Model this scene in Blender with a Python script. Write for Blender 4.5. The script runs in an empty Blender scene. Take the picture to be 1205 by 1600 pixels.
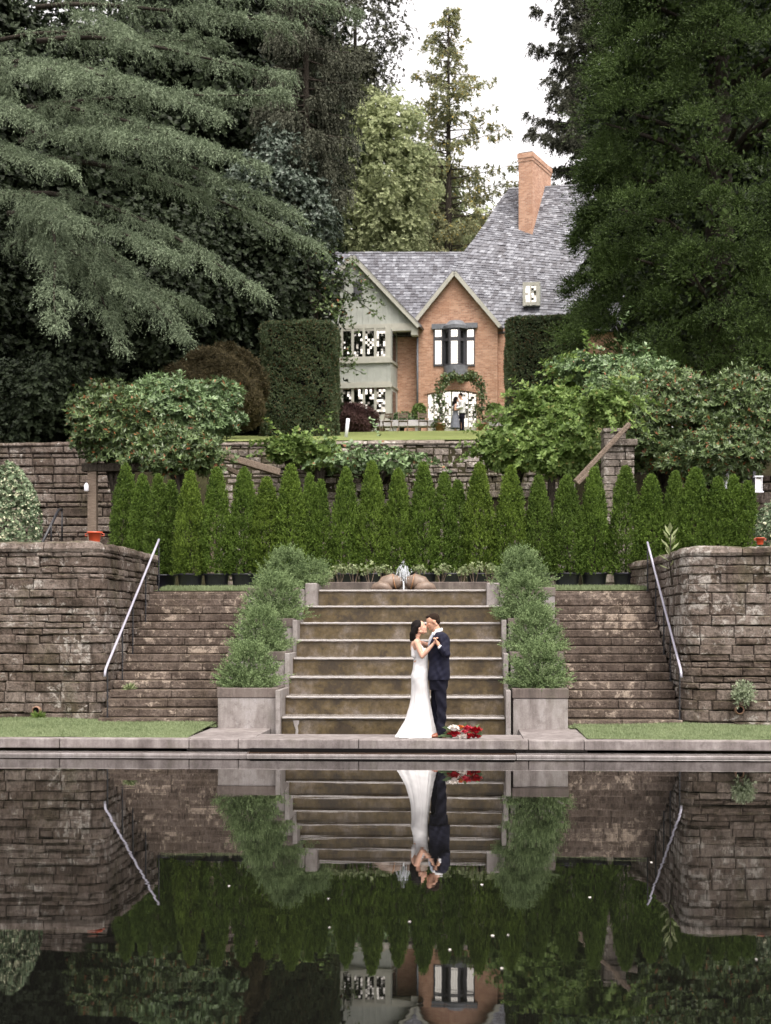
import bpy, bmesh, math, random
import numpy as np
from mathutils import Vector, Matrix, Euler
random.seed(7)
RS = np.random.RandomState(11)
S = bpy.context.scene
COL = S.collection
F = 2285.0; YH = 980.0; TH = math.radians(2.994); EYE = 1.9
cT, sT = math.cos(TH), math.sin(TH)
def P(px, py, Y):
    a = (px-602.5)/F; b = (YH-py)/F
    t = Y/(cT+sT*a)
    return Vector(((-sT+cT*a)*t, Y, EYE+b*t))
def PX(px, Y): return P(px, YH, Y).x
def PZ(px, py, Y): return P(px, py, Y).z
# ------------------------------------------------------------------ materials
class N:
    def __init__(s, name):
        s.m = bpy.data.materials.new(name); s.m.use_nodes = True
        s.t = s.m.node_tree; s.t.nodes.clear()
        s.out = s.n('ShaderNodeOutputMaterial')
        s.tc = s.n('ShaderNodeTexCoord')
    def n(s, ty, **kw):
        x = s.t.nodes.new(ty)
        for k, v in kw.items():
            if k.startswith('i_'):
                k = k[2:]; k = int(k) if k.isdigit() else k.replace('_', ' ')
                x.inputs[k].default_value = v
            else: setattr(x, k, v)
        return x
    def l(s, a, b): s.t.links.new(a, b)
    def noise(s, scale, detail=4, rough=.6, vec=None, dist=0.0):
        x = s.n('ShaderNodeTexNoise'); x.inputs['Scale'].default_value = scale
        x.inputs['Detail'].default_value = detail; x.inputs['Roughness'].default_value = rough
        x.inputs['Distortion'].default_value = dist
        s.l(vec or s.tc.outputs['Object'], x.inputs['Vector']); return x.outputs['Fac']
    def ramp(s, fac, stops, interp='LINEAR'):
        r = s.n('ShaderNodeValToRGB'); r.color_ramp.interpolation = interp
        e = r.color_ramp.elements
        while len(e) < len(stops): e.new(.5)
        for q, (p, c) in zip(e, stops):
            q.position = p; q.color = (*c, 1) if len(c) == 3 else c
        s.l(fac, r.inputs[0]); return r.outputs[0]
    def mix(s, fac, a, b, mode='MIX'):
        x = s.n('ShaderNodeMix', data_type='RGBA', blend_type=mode)
        for sock, v in ((x.inputs[0], fac), (x.inputs[6], a), (x.inputs[7], b)):
            if isinstance(v, (float, int)): sock.default_value = v
            elif isinstance(v, tuple): sock.default_value = (*v, 1) if len(v) == 3 else v
            else: s.l(v, sock)
        return x.outputs[2]
    def math(s, op, a, b=0.0):
        x = s.n('ShaderNodeMath', operation=op)
        for sock, v in ((x.inputs[0], a), (x.inputs[1], b)):
            if isinstance(v, (float, int)): sock.default_value = v
            else: s.l(v, sock)
        return x.outputs[0]
    def mapping(s, scale=(1, 1, 1), src='Object', rot=(0, 0, 0)):
        m = s.n('ShaderNodeMapping'); m.inputs['Scale'].default_value = scale
        m.inputs['Rotation'].default_value = rot
        s.l(s.tc.outputs[src], m.inputs[0]); return m.outputs[0]
    def bsdf(s, col, rough=.8, spec=.3, bump=None, bs=.3, bd=.02, **kw):
        p = s.n('ShaderNodeBsdfPrincipled')
        for nm, v in (('Base Color', col), ('Roughness', rough)):
            if isinstance(v, tuple): p.inputs[nm].default_value = (*v, 1)
            elif isinstance(v, (float, int)): p.inputs[nm].default_value = v
            else: s.l(v, p.inputs[nm])
        p.inputs['Specular IOR Level'].default_value = spec
        for k, v in kw.items(): p.inputs[k.replace('_', ' ')].default_value = v
        if bump is not None:
            b = s.n('ShaderNodeBump'); b.inputs['Strength'].default_value = bs
            b.inputs['Distance'].default_value = bd
            s.l(bump, b.inputs['Height']); s.l(b.outputs[0], p.inputs['Normal'])
        s.p = p
        s.l(p.outputs[0], s.out.inputs[0]); return s.m
M = {}
def plain(name, col, rough=.7, spec=.3, var=.12, sc=8, **kw):
    n = N(name); f = n.noise(sc, 5)
    lo = tuple(c*(1-var) for c in col); hi = tuple(min(1, c*(1+var)) for c in col)
    M[name] = n.bsdf(n.ramp(f, [(.3, lo), (.7, hi)]), rough, spec, bump=f, bs=.15, **kw)
def leaf(name, dark, light, trans=.25, rough=.6, spec=.25, sc=.7, accent=None):
    n = N(name)
    g = n.n('ShaderNodeNewGeometry')
    a = n.noise(sc, 3); 
    r = g.outputs['Random Per Island']
    f = n.math('ADD', n.math('MULTIPLY', a, .7), n.math('MULTIPLY', r, .45))
    c = n.ramp(f, [(.3, dark), (.75, light)])
    if name == 'thuja_spray':
        oi = n.n('ShaderNodeObjectInfo'); c = n.mix(1.0, c, n.ramp(oi.outputs['Random'], [(0, (.85, .84, .9)), (.5, (1, 1, 1)), (1, (1.22, 1.12, 1.05))]), 'MULTIPLY')
    if accent:
        c = n.mix(n.math('GREATER_THAN', r, 1-accent[1]), c, accent[0])
    p = n.n('ShaderNodeBsdfPrincipled'); n.l(c, p.inputs['Base Color'])
    p.inputs['Roughness'].default_value = rough; p.inputs['Specular IOR Level'].default_value = spec
    if trans > 0:
        t = n.n('ShaderNodeBsdfTranslucent'); n.l(c, t.inputs[0])
        m = n.n('ShaderNodeMixShader'); m.inputs[0].default_value = trans
        n.l(p.outputs[0], m.inputs[1]); n.l(t.outputs[0], m.inputs[2]); n.l(m.outputs[0], n.out.inputs[0])
    else: n.l(p.outputs[0], n.out.inputs[0])
    M[name] = n.m

def stone(name, base, dark, light, lich, moss, sc=1.0, mossamt=.5, isl=.22):
    n = N(name)
    g = n.n('ShaderNodeNewGeometry'); r = g.outputs['Random Per Island']
    big = n.noise(.7*sc, 4, .6); mid = n.noise(3.2*sc, 6, .7); fine = n.noise(26*sc, 6, .75)
    f = n.math('ADD', n.math('MULTIPLY', r, isl), n.math('MULTIPLY', n.math('ADD', mid, n.math('MULTIPLY', big, .35)), .72))
    c = n.ramp(f, [(.34, dark), (.5, base), (.72, light)])
    c = n.mix(n.ramp(n.noise(9*sc, 6, .8), [(.53, (0, 0, 0)), (.64, (.8, .8, .8))]), c, dark)
    st = n.noise(2.2*sc, 5, .7, vec=n.mapping((2.5, 2.5, .3)))
    c = n.mix(n.ramp(st, [(.53, (0, 0, 0)), (.66, (.75, .75, .75))]), c, dark)
    # lichen patches with ragged edges
    lf = n.math('ADD', n.math('MULTIPLY', n.noise(5*sc, 8, .78, dist=.6), .7), n.math('MULTIPLY', big, .35))
    c = n.mix(n.ramp(lf, [(.565, (0, 0, 0)), (.61, (.8, .8, .8))]), c, lich)
    mf = n.noise(1.1*sc, 5, .7, vec=n.mapping((1, 1, .45)))
    c = n.mix(n.ramp(mf, [(.55, (0, 0, 0)), (.7, (mossamt,)*3)]), c, moss)
    sep = n.n('ShaderNodeSeparateXYZ'); n.l(g.outputs['Normal'], sep.inputs[0])
    up = n.math('MULTIPLY', n.ramp(sep.outputs[2], [(.5, (0, 0, 0)), (.9, (1, 1, 1))]), n.ramp(n.noise(2.2, 5, .7), [(.4, (0, 0, 0)), (.6, (.8, .8, .8))]))
    c = n.mix(up, c, moss)
    c = n.mix(.85, c, n.ramp(fine, [(.3, (.30, .30, .30)), (.52, (.95,)*3), (.72, (1.5, 1.5, 1.5))]), 'MULTIPLY')
    h = n.math('ADD', n.math('MULTIPLY', mid, .6), n.math('MULTIPLY', fine, .4))
    M[name] = n.bsdf(c, .9, .2, bump=h, bs=1.0, bd=.05)
stone('wall_stone', (.100, .075, .061), (.026, .019, .014), (.19, .155, .135), (.40, .37, .34), (.06, .055, .025))
stone('far_stone', (.14, .118, .10), (.042, .034, .027), (.24, .205, .18), (.50, .46, .42), (.10, .09, .04), .8, isl=.35)
stone('step_stone', (.118, .090, .074), (.042, .031, .025), (.21, .17, .145), (.46, .38, .31), (.06, .045, .025), 1.2, .4, isl=.08)
# yellow lichen drips on the wall stone
def concrete(name, base, dark, light, rough=.85, spec=.25, green=(.13, .12, .09)):
    n = N(name)
    a = n.noise(1.3, 6, .7); b = n.noise(6, 6, .75); st = n.noise(3.0, 5, .7, vec=n.mapping((2.2, 2.2, .35)))
    f = n.math('ADD', n.math('MULTIPLY', a, .5), n.math('MULTIPLY', st, .5))
    c = n.ramp(f, [(.32, dark), (.5, base), (.68, light)])
    c = n.mix(n.ramp(b, [(.52, (0, 0, 0)), (.68, (.6, .6, .6))]), c, dark)
    c = n.mix(n.ramp(n.noise(2.1, 4), [(.55, (0, 0, 0)), (.75, (.5, .5, .5))]), c, green)
    c = n.mix(.5, c, n.ramp(n.noise(45, 5, .8), [(.3, (.55, .55, .55)), (.7, (1.15, 1.15, 1.15))]), 'MULTIPLY')
    M[name] = n.bsdf(c, rough, spec, bump=b, bs=.4, bd=.01)
concrete('planter_concrete', (.26, .235, .225), (.12, .10, .095), (.38, .36, .36))
concrete('planter_rim', (.13, .105, .095), (.06, .05, .045), (.22, .19, .17))
concrete('kerb_concrete', (.21, .185, .18), (.08, .066, .062), (.36, .33, .32), .7)
concrete('kerb_wet', (.22, .195, .19), (.09, .075, .07), (.40, .37, .37), .18, .6)
concrete('side_concrete', (.26, .235, .225), (.11, .09, .08), (.38, .36, .35), .55, .4)
# cascade riser: wet olive-brown algae
n = N('wet_riser')
a = n.noise(1.6, 7, .7); s_ = n.noise(2.2, 6, .75, vec=n.mapping((1.4, 1.4, .6))); b = n.noise(14, 6, .8)
c = n.ramp(a, [(.40, (.034, .021, .008)), (.48, (.085, .058, .020)), (.55, (.115, .085, .050)), (.66, (.18, .15, .13))])
c = n.mix(n.ramp(s_, [(.46, (0, 0, 0)), (.66, (.85, .85, .85))]), c, (.050, .032, .009))
c = n.mix(.8, c, n.ramp(b, [(.3, (.35, .35, .35)), (.7, (1.35, 1.35, 1.35))]), 'MULTIPLY')
M['wet_riser'] = n.bsdf(c, n.ramp(b, [(.3, (.25,)*3), (.7, (.6,)*3)]), .5, bump=b, bs=.4, bd=.01)
n = N('running_water')
b = n.noise(9, 4, .7, vec=n.mapping((3, 1, 1)))
M['running_water'] = n.bsdf((.24, .22, .21), .15, .7, bump=b, bs=.6, bd=.02)
n = N('splash_water')
M['splash_water'] = n.bsdf((.78, .82, .86), .2, .7)
n.p.inputs['Alpha'].default_value = .75
# pool
n = N('pool_water')
w1 = n.noise(1.1, 3, .5, vec=n.mapping((.55, 1.5, 1))); w2 = n.noise(6, 2, .5, vec=n.mapping((.5, 1.6, 1)))
h = n.math('ADD', n.math('MULTIPLY', w1, .8), n.math('MULTIPLY', w2, .1))
M['pool_water'] = n.bsdf((.0035, .0035, .003), .012, .5, bump=h, bs=.10, bd=.010, IOR=1.33)
# grass / earth
def ground(name, a_, b_, c_, sc=1.0):
    n = N(name)
    f = n.noise(1.7*sc, 6, .7); g = n.noise(40*sc, 4, .8)
    c = n.ramp(f, [(.3, a_), (.5, b_), (.72, c_)])
    c = n.mix(.6, c, n.ramp(g, [(.3, (.5,)*3), (.7, (1.3,)*3)]), 'MULTIPLY')
    M[name] = n.bsdf(c, .95, .1, bump=g, bs=.6, bd=.03)
ground('lawn', (.10, .13, .06), (.16, .195, .10), (.25, .27, .16))
ground('upper_lawn', (.12, .15, .05), (.165, .195, .07), (.21, .235, .09), .4)
ground('earth', (.012, .010, .006), (.025, .022, .012), (.035, .035, .016), .3)
leaf('grass_blade', (.12, .16, .075), (.26, .31, .17), .3, sc=1.5)
# foliage
leaf('cedar_needle', (.048, .066, .040), (.25, .31, .20), .15, .7, .15, 1.1)
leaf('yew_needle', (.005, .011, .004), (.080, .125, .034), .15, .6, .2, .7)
leaf('fir_needle', (.035, .038, .026), (.10, .105, .075), .15, .7, .15, .6)
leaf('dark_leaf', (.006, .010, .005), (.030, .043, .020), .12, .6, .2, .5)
leaf('blue_leaf', (.03, .045, .03), (.13, .165, .13), .15, .45, .4, .6)
leaf('far_leaf', (.17, .21, .10), (.44, .48, .27), .45, .6, .2, .25)
leaf('spruce_needle', (.13, .15, .08), (.36, .37, .21), .45, .6, .2, .35, ((.55, .42, .12), .07))  # gold accent needles paint the backlight on the tips into the colour
leaf('rhodo_leaf', (.040, .075, .026), (.18, .265, .115), .12, .4, .45, 1.6, ((.26, .10, .04), .02))
leaf('rhodo_leaf_dark', (.032, .055, .018), (.14, .20, .075), .12, .4, .45, 1.2, ((.24, .09, .035), .045))
leaf('vine_leaf', (.06, .11, .02), (.21, .30, .085), .3, .5, .3, .9, ((.30, .30, .10), .03))
leaf('thuja_spray', (.024, .052, .008), (.15, .235, .040), .22, .6, .2, 2.6)
leaf('conifer_spray', (.045, .080, .028), (.25, .335, .155), .15, .65, .2, 3.2)
leaf('hedge_leaf', (.028, .046, .023), (.125, .165, .082), .1, .6, .25, 1.1, ((.13, .07, .03), .10))
leaf('white_bush', (.05, .085, .04), (.20, .26, .15), .15, .5, .35, 1.8, ((.55, .55, .38), .16))
leaf('maple_brown', (.035, .030, .014), (.105, .085, .042), .2, .7, .2, .8)
leaf('maple_purple', (.035, .016, .016), (.10, .055, .05), .15, .7, .2, .8)
leaf('shrub_light', (.10, .14, .06), (.30, .34, .18), .25, .6, .2, 2.0)
leaf('mullein_leaf', (.17, .22, .10), (.42, .46, .25), .2, .7, .2, 3.0)
leaf('sage_leaf', (.16, .20, .12), (.38, .43, .30), .15, .8, .1, 6.0)
n = N('bark'); f = n.noise(6, 6, .75, vec=n.mapping((3, 3, .6)))
M['bark'] = n.bsdf(n.ramp(f, [(.3, (.018, .015, .012)), (.7, (.075, .064, .052))]), .9, .1, bump=f, bs=1, bd=.05)
n = N('old_timber'); f = n.noise(5, 6, .75, vec=n.mapping((1, 12, 12)))
M['old_timber'] = n.bsdf(n.ramp(f, [(.3, (.055, .040, .032)), (.5, (.15, .115, .09)), (.7, (.30, .24, .19))]), .85, .2, bump=f, bs=.7, bd=.02)
# house
n = N('red_brick')
br = n.n('ShaderNodeTexBrick'); n.l(n.tc.outputs['UV'], br.inputs['Vector'])
for k, v in (('Scale', 1.0), ('Mortar Size', .010), ('Brick Width', .22), ('Row Height', .075), ('Bias', -.1), ('Mortar Smooth', .3)):
    br.inputs[k].default_value = v
br.inputs['Color1'].default_value = (.38, .19, .125, 1); br.inputs['Color2'].default_value = (.66, .41, .29, 1)
br.inputs['Mortar'].default_value = (.50, .40, .32, 1)
f = n.noise(1.3, 5, .65); fl = n.noise(7.5, 4, .8, vec=n.mapping((1, 1, 2.6)))
c = n.mix(n.ramp(f, [(.35, (0, 0, 0)), (.7, (.5, .5, .5))]), br.outputs['Color'], (.46, .25, .155))
c = n.mix(n.ramp(fl, [(.56, (0, 0, 0)), (.66, (.85, .85, .85))]), c, (.24, .12, .085))
M['red_brick'] = n.bsdf(c, .9, .2, bump=br.outputs['Fac'], bs=-.4, bd=.01)
n = N('slate'); g = n.n('ShaderNodeNewGeometry'); r = g.outputs['Random Per Island']
f = n.noise(.55, 5, .7); f2 = n.noise(2.5, 4, .7)
mixf = n.math('ADD', n.math('MULTIPLY', r, .55), n.math('MULTIPLY', n.math('ADD', f, f2), .24))
c = n.ramp(mixf, [(.15, (.066, .062, .072)), (.45, (.125, .127, .148)), (.68, (.185, .190, .218)), (.9, (.36, .375, .41))])
M['slate'] = n.bsdf(c, .5, .4, bump=n.noise(20, 4), bs=.3)
plain('sage_timber', (.43, .45, .415), .75, .3, .10, 3)
plain('sage_light', (.46, .455, .40), .7, .3, .10, 3)
plain('lead', (.16, .17, .19), .55, .5, .25, 6)
plain('dark_frame', (.075, .075, .085), .6, .4, .2, 9)
n = N('leaded_glass'); M['leaded_glass'] = n.bsdf((.72, .69, .62), .04, .5, Metallic=1.0)
n = N('dark_glass'); M['dark_glass'] = n.bsdf((.02, .022, .025), .05, .6)
plain('interior_cream', (.55, .48, .36), .8)
# small things
plain('white_paint', (.72, .72, .78), .4, .5, .06, 20)
plain('rail_paint', (.34, .33, .40), .3, .6, .10, 30)
plain('iron', (.012, .012, .016), .45, .5, .3, 30)
plain('black_plastic', (.016, .015, .026), .42, .5, .35, 6)
plain('pot_rim', (.06, .06, .075), .45, .5, .2, 6)
plain('orange_plastic', (.50, .075, .03), .4, .5, .12, 9)
plain('terracotta', (.155, .108, .08), .5, .5, .35, 7)
plain('wet_terracotta', (.20, .10, .045), .3, .6, .4, 9)
plain('clay_pipe', (.22, .13, .09), .7, .3, .3, 14)
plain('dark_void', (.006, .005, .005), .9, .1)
plain('soil', (.05, .03, .02), .95, .1, .4, 20)
plain('grey_wood', (.50, .48, .50), .7, .3, .25, 6)
plain('dress_satin', (.64, .63, .635), .45, .35, .03, 3)
plain('wet_dark', (.035, .02, .012), .35, .4, .5, 5)
plain('navy_wool', (.007, .0075, .020), .8, .25, .25, 30)
plain('navy_trouser', (.0055, .0055, .013), .85, .2, .25, 30)
plain('shirt_white', (.74, .74, .76), .7, .3, .03)
plain('tie_grey', (.33, .36, .42), .5, .4, .1)
plain('skin_light', (.56, .33, .24), .55, .35, .06, 20, Subsurface_Weight=.1)
plain('skin_tan', (.50, .28, .19), .55, .35, .06, 20, Subsurface_Weight=.1)
plain('hair_black', (.006, .004, .004), .7, .12, .4, 60)
plain('hair_brown', (.022, .014, .010), .9, .1, .4, 60)
plain('shoe_leather', (.22, .07, .035), .35, .5, .2, 20)
plain('dress_grey', (.17, .18, .22), .8, .2, .2, 12)
plain('rose_red', (.34, .006, .016), .6, .3, .4, 22)
plain('rose_pink', (.55, .06, .10), .6, .3, .3, 22)
plain('petal_white', (.85, .80, .76), .6, .3, .06, 22)
plain('flower_orange', (.62, .20, .05), .6, .3, .3, 22)
plain('bouquet_leaf', (.10, .15, .07), .5, .4, .3, 22)
plain('lamp_glass', (.75, .75, .72), .3, .5)
# ------------------------------------------------------------------ object helpers
def link(o, parent=None):
    COL.objects.link(o)
    if parent is not None: o.parent = parent
    return o
def tag(o, label=None, cat=None, group=None, kind=None):
    for k, v in (('label', label), ('category', cat), ('group', group), ('kind', kind)):
        if v: o[k] = v
    return o
def empty(name, loc, label, cat, group=None, rz=0):
    o = bpy.data.objects.new(name, None); o.empty_display_size = .2
    link(o); o.location = loc; o.rotation_euler = (0, 0, rz)
    return tag(o, label, cat, group)
def from_arrays(name, V, Fc, mat, parent=None, smooth=False, uv=None):
    me = bpy.data.meshes.new(name)
    V = np.asarray(V, np.float32); Fc = np.asarray(Fc, np.int32)
    k = Fc.shape[1]
    me.vertices.add(len(V)); me.vertices.foreach_set('co', V.ravel())
    me.loops.add(Fc.size); me.loops.foreach_set('vertex_index', Fc.ravel())
    me.polygons.add(len(Fc)); me.polygons.foreach_set('loop_start', np.arange(0, Fc.size, k, dtype=np.int32))
    me.polygons.foreach_set('loop_total', np.full(len(Fc), k, np.int32))
    if smooth: me.polygons.foreach_set('use_smooth', np.ones(len(Fc), bool))
    me.update(calc_edges=True); me.materials.append(M[mat])
    o = bpy.data.objects.new(name, me); return link(o, parent)
class MB:
    def __init__(s): s.v = []; s.f = []; s.uvf = []
    def poly(s, pts, uv=None):
        b = len(s.v); s.v += [tuple(p) for p in pts]; s.f.append(tuple(range(b, b+len(pts)))); s.uvf.append(uv)
    def box(s, x0, x1, y0, y1, z0, z1, M4=None):
        b = len(s.v)
        pts = [(x, y, z) for z in (z0, z1) for y in (y0, y1) for x in (x0, x1)]
        if M4 is not None: pts = [tuple(M4 @ Vector(p)) for p in pts]
        s.v += pts
        for q in ((0, 2, 3, 1), (4, 5, 7, 6), (0, 1, 5, 4), (2, 6, 7, 3), (0, 4, 6, 2), (1, 3, 7, 5)):
            s.f.append(tuple(b+i for i in q)); s.uvf.append(None)
    def hexa(s, p):  # 8 points: bottom 4 (ccw), top 4
        b = len(s.v); s.v += [tuple(q) for q in p]
        for q in ((3, 2, 1, 0), (4, 5, 6, 7), (0, 1, 5, 4), (1, 2, 6, 5), (2, 3, 7, 6), (3, 0, 4, 7)):
            s.f.append(tuple(b+i for i in q)); s.uvf.append(None)
    def beam(s, a, b, w, h, up=Vector((0, 0, 1))):
        a = Vector(a); b = Vector(b); d = (b-a).normalized()
        sd = d.cross(up)
        if sd.length < 1e-4: sd = d.cross(Vector((1, 0, 0)))
        sd.normalize(); u = sd.cross(d)
        c = [a-sd*w/2-u*h/2, a+sd*w/2-u*h/2, b+sd*w/2-u*h/2, b-sd*w/2-u*h/2]
        s.hexa(c+[q+u*h for q in c])
    def tube(s, pts, rad, seg=8, cap=True):
        pts = [Vector(p) for p in pts]; n = len(pts)
        if not hasattr(rad, '__len__'): rad = [rad]*n
        b = len(s.v); prev = None
        for i, p in enumerate(pts):
            d = (pts[min(i+1, n-1)]-pts[max(i-1, 0)]).normalized()
            if prev is None:
                x = d.cross(Vector((0, 0, 1)))
                if x.length < .05: x = d.cross(Vector((0, 1, 0)))
            else: x = prev - d*prev.dot(d)
            x.normalize(); prev = x; y = d.cross(x)
            for k in range(seg):
                t = 2*math.pi*k/seg; s.v.append(tuple(p+x*rad[i]*math.cos(t)+y*rad[i]*math.sin(t)))
        for i in range(n-1):
            for k in range(seg):
                k2 = (k+1) % seg
                s.f.append((b+i*seg+k, b+i*seg+k2, b+(i+1)*seg+k2, b+(i+1)*seg+k)); s.uvf.append(None)
        if cap:
            s.f.append(tuple(b+k for k in range(seg))[::-1]); s.uvf.append(None)
            s.f.append(tuple(b+(n-1)*seg+k for k in range(seg))); s.uvf.append(None)
    def lathe(s, c, prof, seg=20, cap=True):
        b = len(s.v)
        for (r, z) in prof:
            for k in range(seg):
                t = 2*math.pi*k/seg; s.v.append((c[0]+r*math.cos(t), c[1]+r*math.sin(t), c[2]+z))
        for i in range(len(prof)-1):
            for k in range(seg):
                k2 = (k+1) % seg
                s.f.append((b+i*seg+k, b+i*seg+k2, b+(i+1)*seg+k2, b+(i+1)*seg+k)); s.uvf.append(None)
        if cap:
            s.f.append(tuple(b+k for k in range(seg))[::-1]); s.uvf.append(None)
            s.f.append(tuple(b+(len(prof)-1)*seg+k for k in range(seg))); s.uvf.append(None)
    def build(s, name, mat, parent=None, smooth=False, bevel=0, wuv=False):
        me = bpy.data.meshes.new(name); me.from_pydata(s.v, [], s.f); me.materials.append(M[mat])
        if wuv:   # uv in metres from dominant axes
            me.update(); ul = me.uv_layers.new(name='uv')
            for p in me.polygons:
                nx, ny, nz = (abs(q) for q in p.normal)
                for li in p.loop_indices:
                    x, y, z = me.vertices[me.loops[li].vertex_index].co
                    ul.data[li].uv = (x, z) if ny >= nx and ny >= nz*.5 else ((y, z) if nx >= nz*.5 else (x, y))
        if smooth:
            for p in me.polygons: p.use_smooth = True
        me.update()
        o = bpy.data.objects.new(name, me); link(o, parent)
        if bevel:
            m = o.modifiers.new('bevel', 'BEVEL'); m.width = bevel; m.segments = 2; m.limit_method = 'ANGLE'
        return o
# ------------------------------------------------------------------ foliage helpers (numpy)
def nrm(a): return a/np.maximum(np.linalg.norm(a, axis=-1, keepdims=True), 1e-9)
def rnd(n, k=3): return RS.normal(size=(n, k))
class FB:
    """collects rhombic leaves"""
    def __init__(s): s.V = []; s.n = 0
    def leaves(s, Pp, U, W):
        # Pp base point, U length vector, W half-width vector
        N_ = len(Pp); A = np.empty((N_, 4, 3), np.float32)
        A[:, 0] = Pp; A[:, 1] = Pp+U*.5+W; A[:, 2] = Pp+U; A[:, 3] = Pp+U*.5-W
        s.V.append(A.reshape(-1, 3)); s.n += N_
    def sprays(s, Pp, D, L, n, nl, nw, splay=.8, droop=0., fan=None):
        """n needles along each twig from Pp in direction D (unit) of length L"""
        m = len(Pp); L = np.broadcast_to(np.asarray(L, float).reshape(-1, 1), (m, 1))
        t = RS.rand(m, n, 1)
        pos = Pp[:, None]+D[:, None]*(L[:, None]*t); pos[..., 2] -= (droop*L[:, None]*t**2)[..., 0]
        r = RS.normal(size=(m, n, 3))
        if fan is not None: r = r*np.asarray(fan)
        dirs = nrm(D[:, None]+splay*r-np.array([0, 0, 1.])*(droop*1.2*t))
        ln = nl*(1.15-.6*t)*(.7+.6*RS.rand(m, n, 1))
        W = nrm(np.cross(dirs, RS.normal(size=(m, n, 3))))*nw*(.7+.6*RS.rand(m, n, 1))
        s.leaves(pos.reshape(-1, 3), (dirs*ln).reshape(-1, 3), W.reshape(-1, 3))
    def build(s, name, mat, parent=None):
        V = np.concatenate(s.V); Fc = np.arange(len(V), dtype=np.int32).reshape(-1, 4)
        return from_arrays(name, V, Fc, mat, parent)
def sphere_dirs(n): return nrm(RS.normal(size=(n, 3)))
def shrub(fb, c, R, n_ros, leafL, leafW, k=7, lump=.18, inner=.35, zmin=-.6, spread=1.0, lift=.35, seed=None):
    """rosettes of leaves over a lumpy ellipsoid"""
    c = np.array(c, float); R = np.array(R, float)
    d = sphere_dirs(int(n_ros*1.6)); d = d[d[:, 2] > zmin][:n_ros]
    ph = RS.rand(3, 6)*6.28; fr = 2+RS.rand(3, 6)*5
    lumps = sum(np.sin(d[:, 0]*fr[0, i]+d[:, 1]*fr[1, i]*1.3+d[:, 2]*fr[2, i]+ph[0, i]) for i in range(6))/6
    rad = 1+lump*lumps*1.6-inner*RS.rand(len(d))**2.2
    p = c+d*R*rad[:, None]
    nn = nrm(d/R); nn = nrm(nn+np.array([0, 0, .5])*lift+.35*rnd(len(d)))
    rosettes(fb, p, nn, leafL, leafW, k, spread)
def rosettes(fb, p, nn, leafL, leafW, k=7, spread=1.0):
    m = len(p)
    a = nrm(np.cross(nn, RS.normal(size=nn.shape))); b = np.cross(nn, a)
    th = (np.arange(k)/k*2*np.pi)[None]+RS.rand(m, 1)*6.28+RS.normal(size=(m, k))*.25
    out = a[:, None]*np.cos(th)[..., None]+b[:, None]*np.sin(th)[..., None]
    el = spread*(.7+.7*RS.rand(m, k, 1))
    dirs = nrm(out*el+nn[:, None]*(.25+.6*RS.rand(m, k, 1)))
    L = leafL*(.6+.7*RS.rand(m, k, 1))
    W = nrm(np.cross(dirs, nn[:, None]+.3*RS.normal(size=(m, k, 3))))*leafW*(.7+.6*RS.rand(m, k, 1))
    fb.leaves(np.repeat(p[:, None], k, 1).reshape(-1, 3), (dirs*L).reshape(-1, 3), W.reshape(-1, 3))
# ================================================================== SETTING
# terrain: one sheet, terraced
yb = [-300, -60, 3.0, 3.01, 21.95, 21.96, 22.3, 24.75, 28.85, 28.87, 29.6, 31, 36, 41.6, 41.62, 45, 50, 55, 60, 65, 67, 70, 76, 90, 120, 170, 260, 420, 700]
def gz(x, y):
    inpool = (3.005 < y < 21.955) and (-15.0 < x < 13.0)
    if inpool: return -1.2
    if y < 24.8: return -.3 if (-4.21 < x < 2.1 and y > 21.955) else .215
    if y < 28.86: return .2 if -6.5 < x < 4.2 else .25
    if y < 41.61:
        t = min(1, max(0, (y-28.7)/1.3)); return 2.585+.10*t
    if y < 76:
        t = (y-41.62)/(67-41.62); return 7.2+(PZ(650, 674, 67.0)-7.2)*min(t, 1)+max(0, (y-67))*.035
    z = PZ(650, 674, 67.0)+.3
    return z+(y-76)*.02 if y < 120 else z+1+(y-120)*.03
yb2 = []
for a, b in zip(yb[:-1], yb[1:]):
    yb2.append(a)
    if 41.6 < a and b < 77: yb2.append((a+b)/2)
yb2.append(yb[-1])
xb = [-500, -200, -90, -50, -30, -22, -15.01, -14.99, -11, -7.5, -6.51, -6.49, -4.2, -2, 0, 2, 4.19, 4.21, 6.5, 9, 12.99, 13.01, 20, 30, 50, 90, 200, 500]
V = []; Fc = []
for y in yb2:
    for x in xb: V.append((x, y, gz(x, y)))
nx = len(xb)
for j in range(len(yb2)-1):
    for i in range(nx-1):
        Fc.append((j*nx+i, j*nx+i+1, (j+1)*nx+i+1, (j+1)*nx+i))
g = from_arrays('ground', V, Fc, 'earth'); g['kind'] = 'structure'
mb = MB(); mb.poly([(-15.2, 2.8, 0), (13.2, 2.8, 0), (13.2, 21.9, 0), (-15.2, 21.9, 0)])
w = mb.build('pool_water', 'pool_water'); w['kind'] = 'structure'
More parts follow.
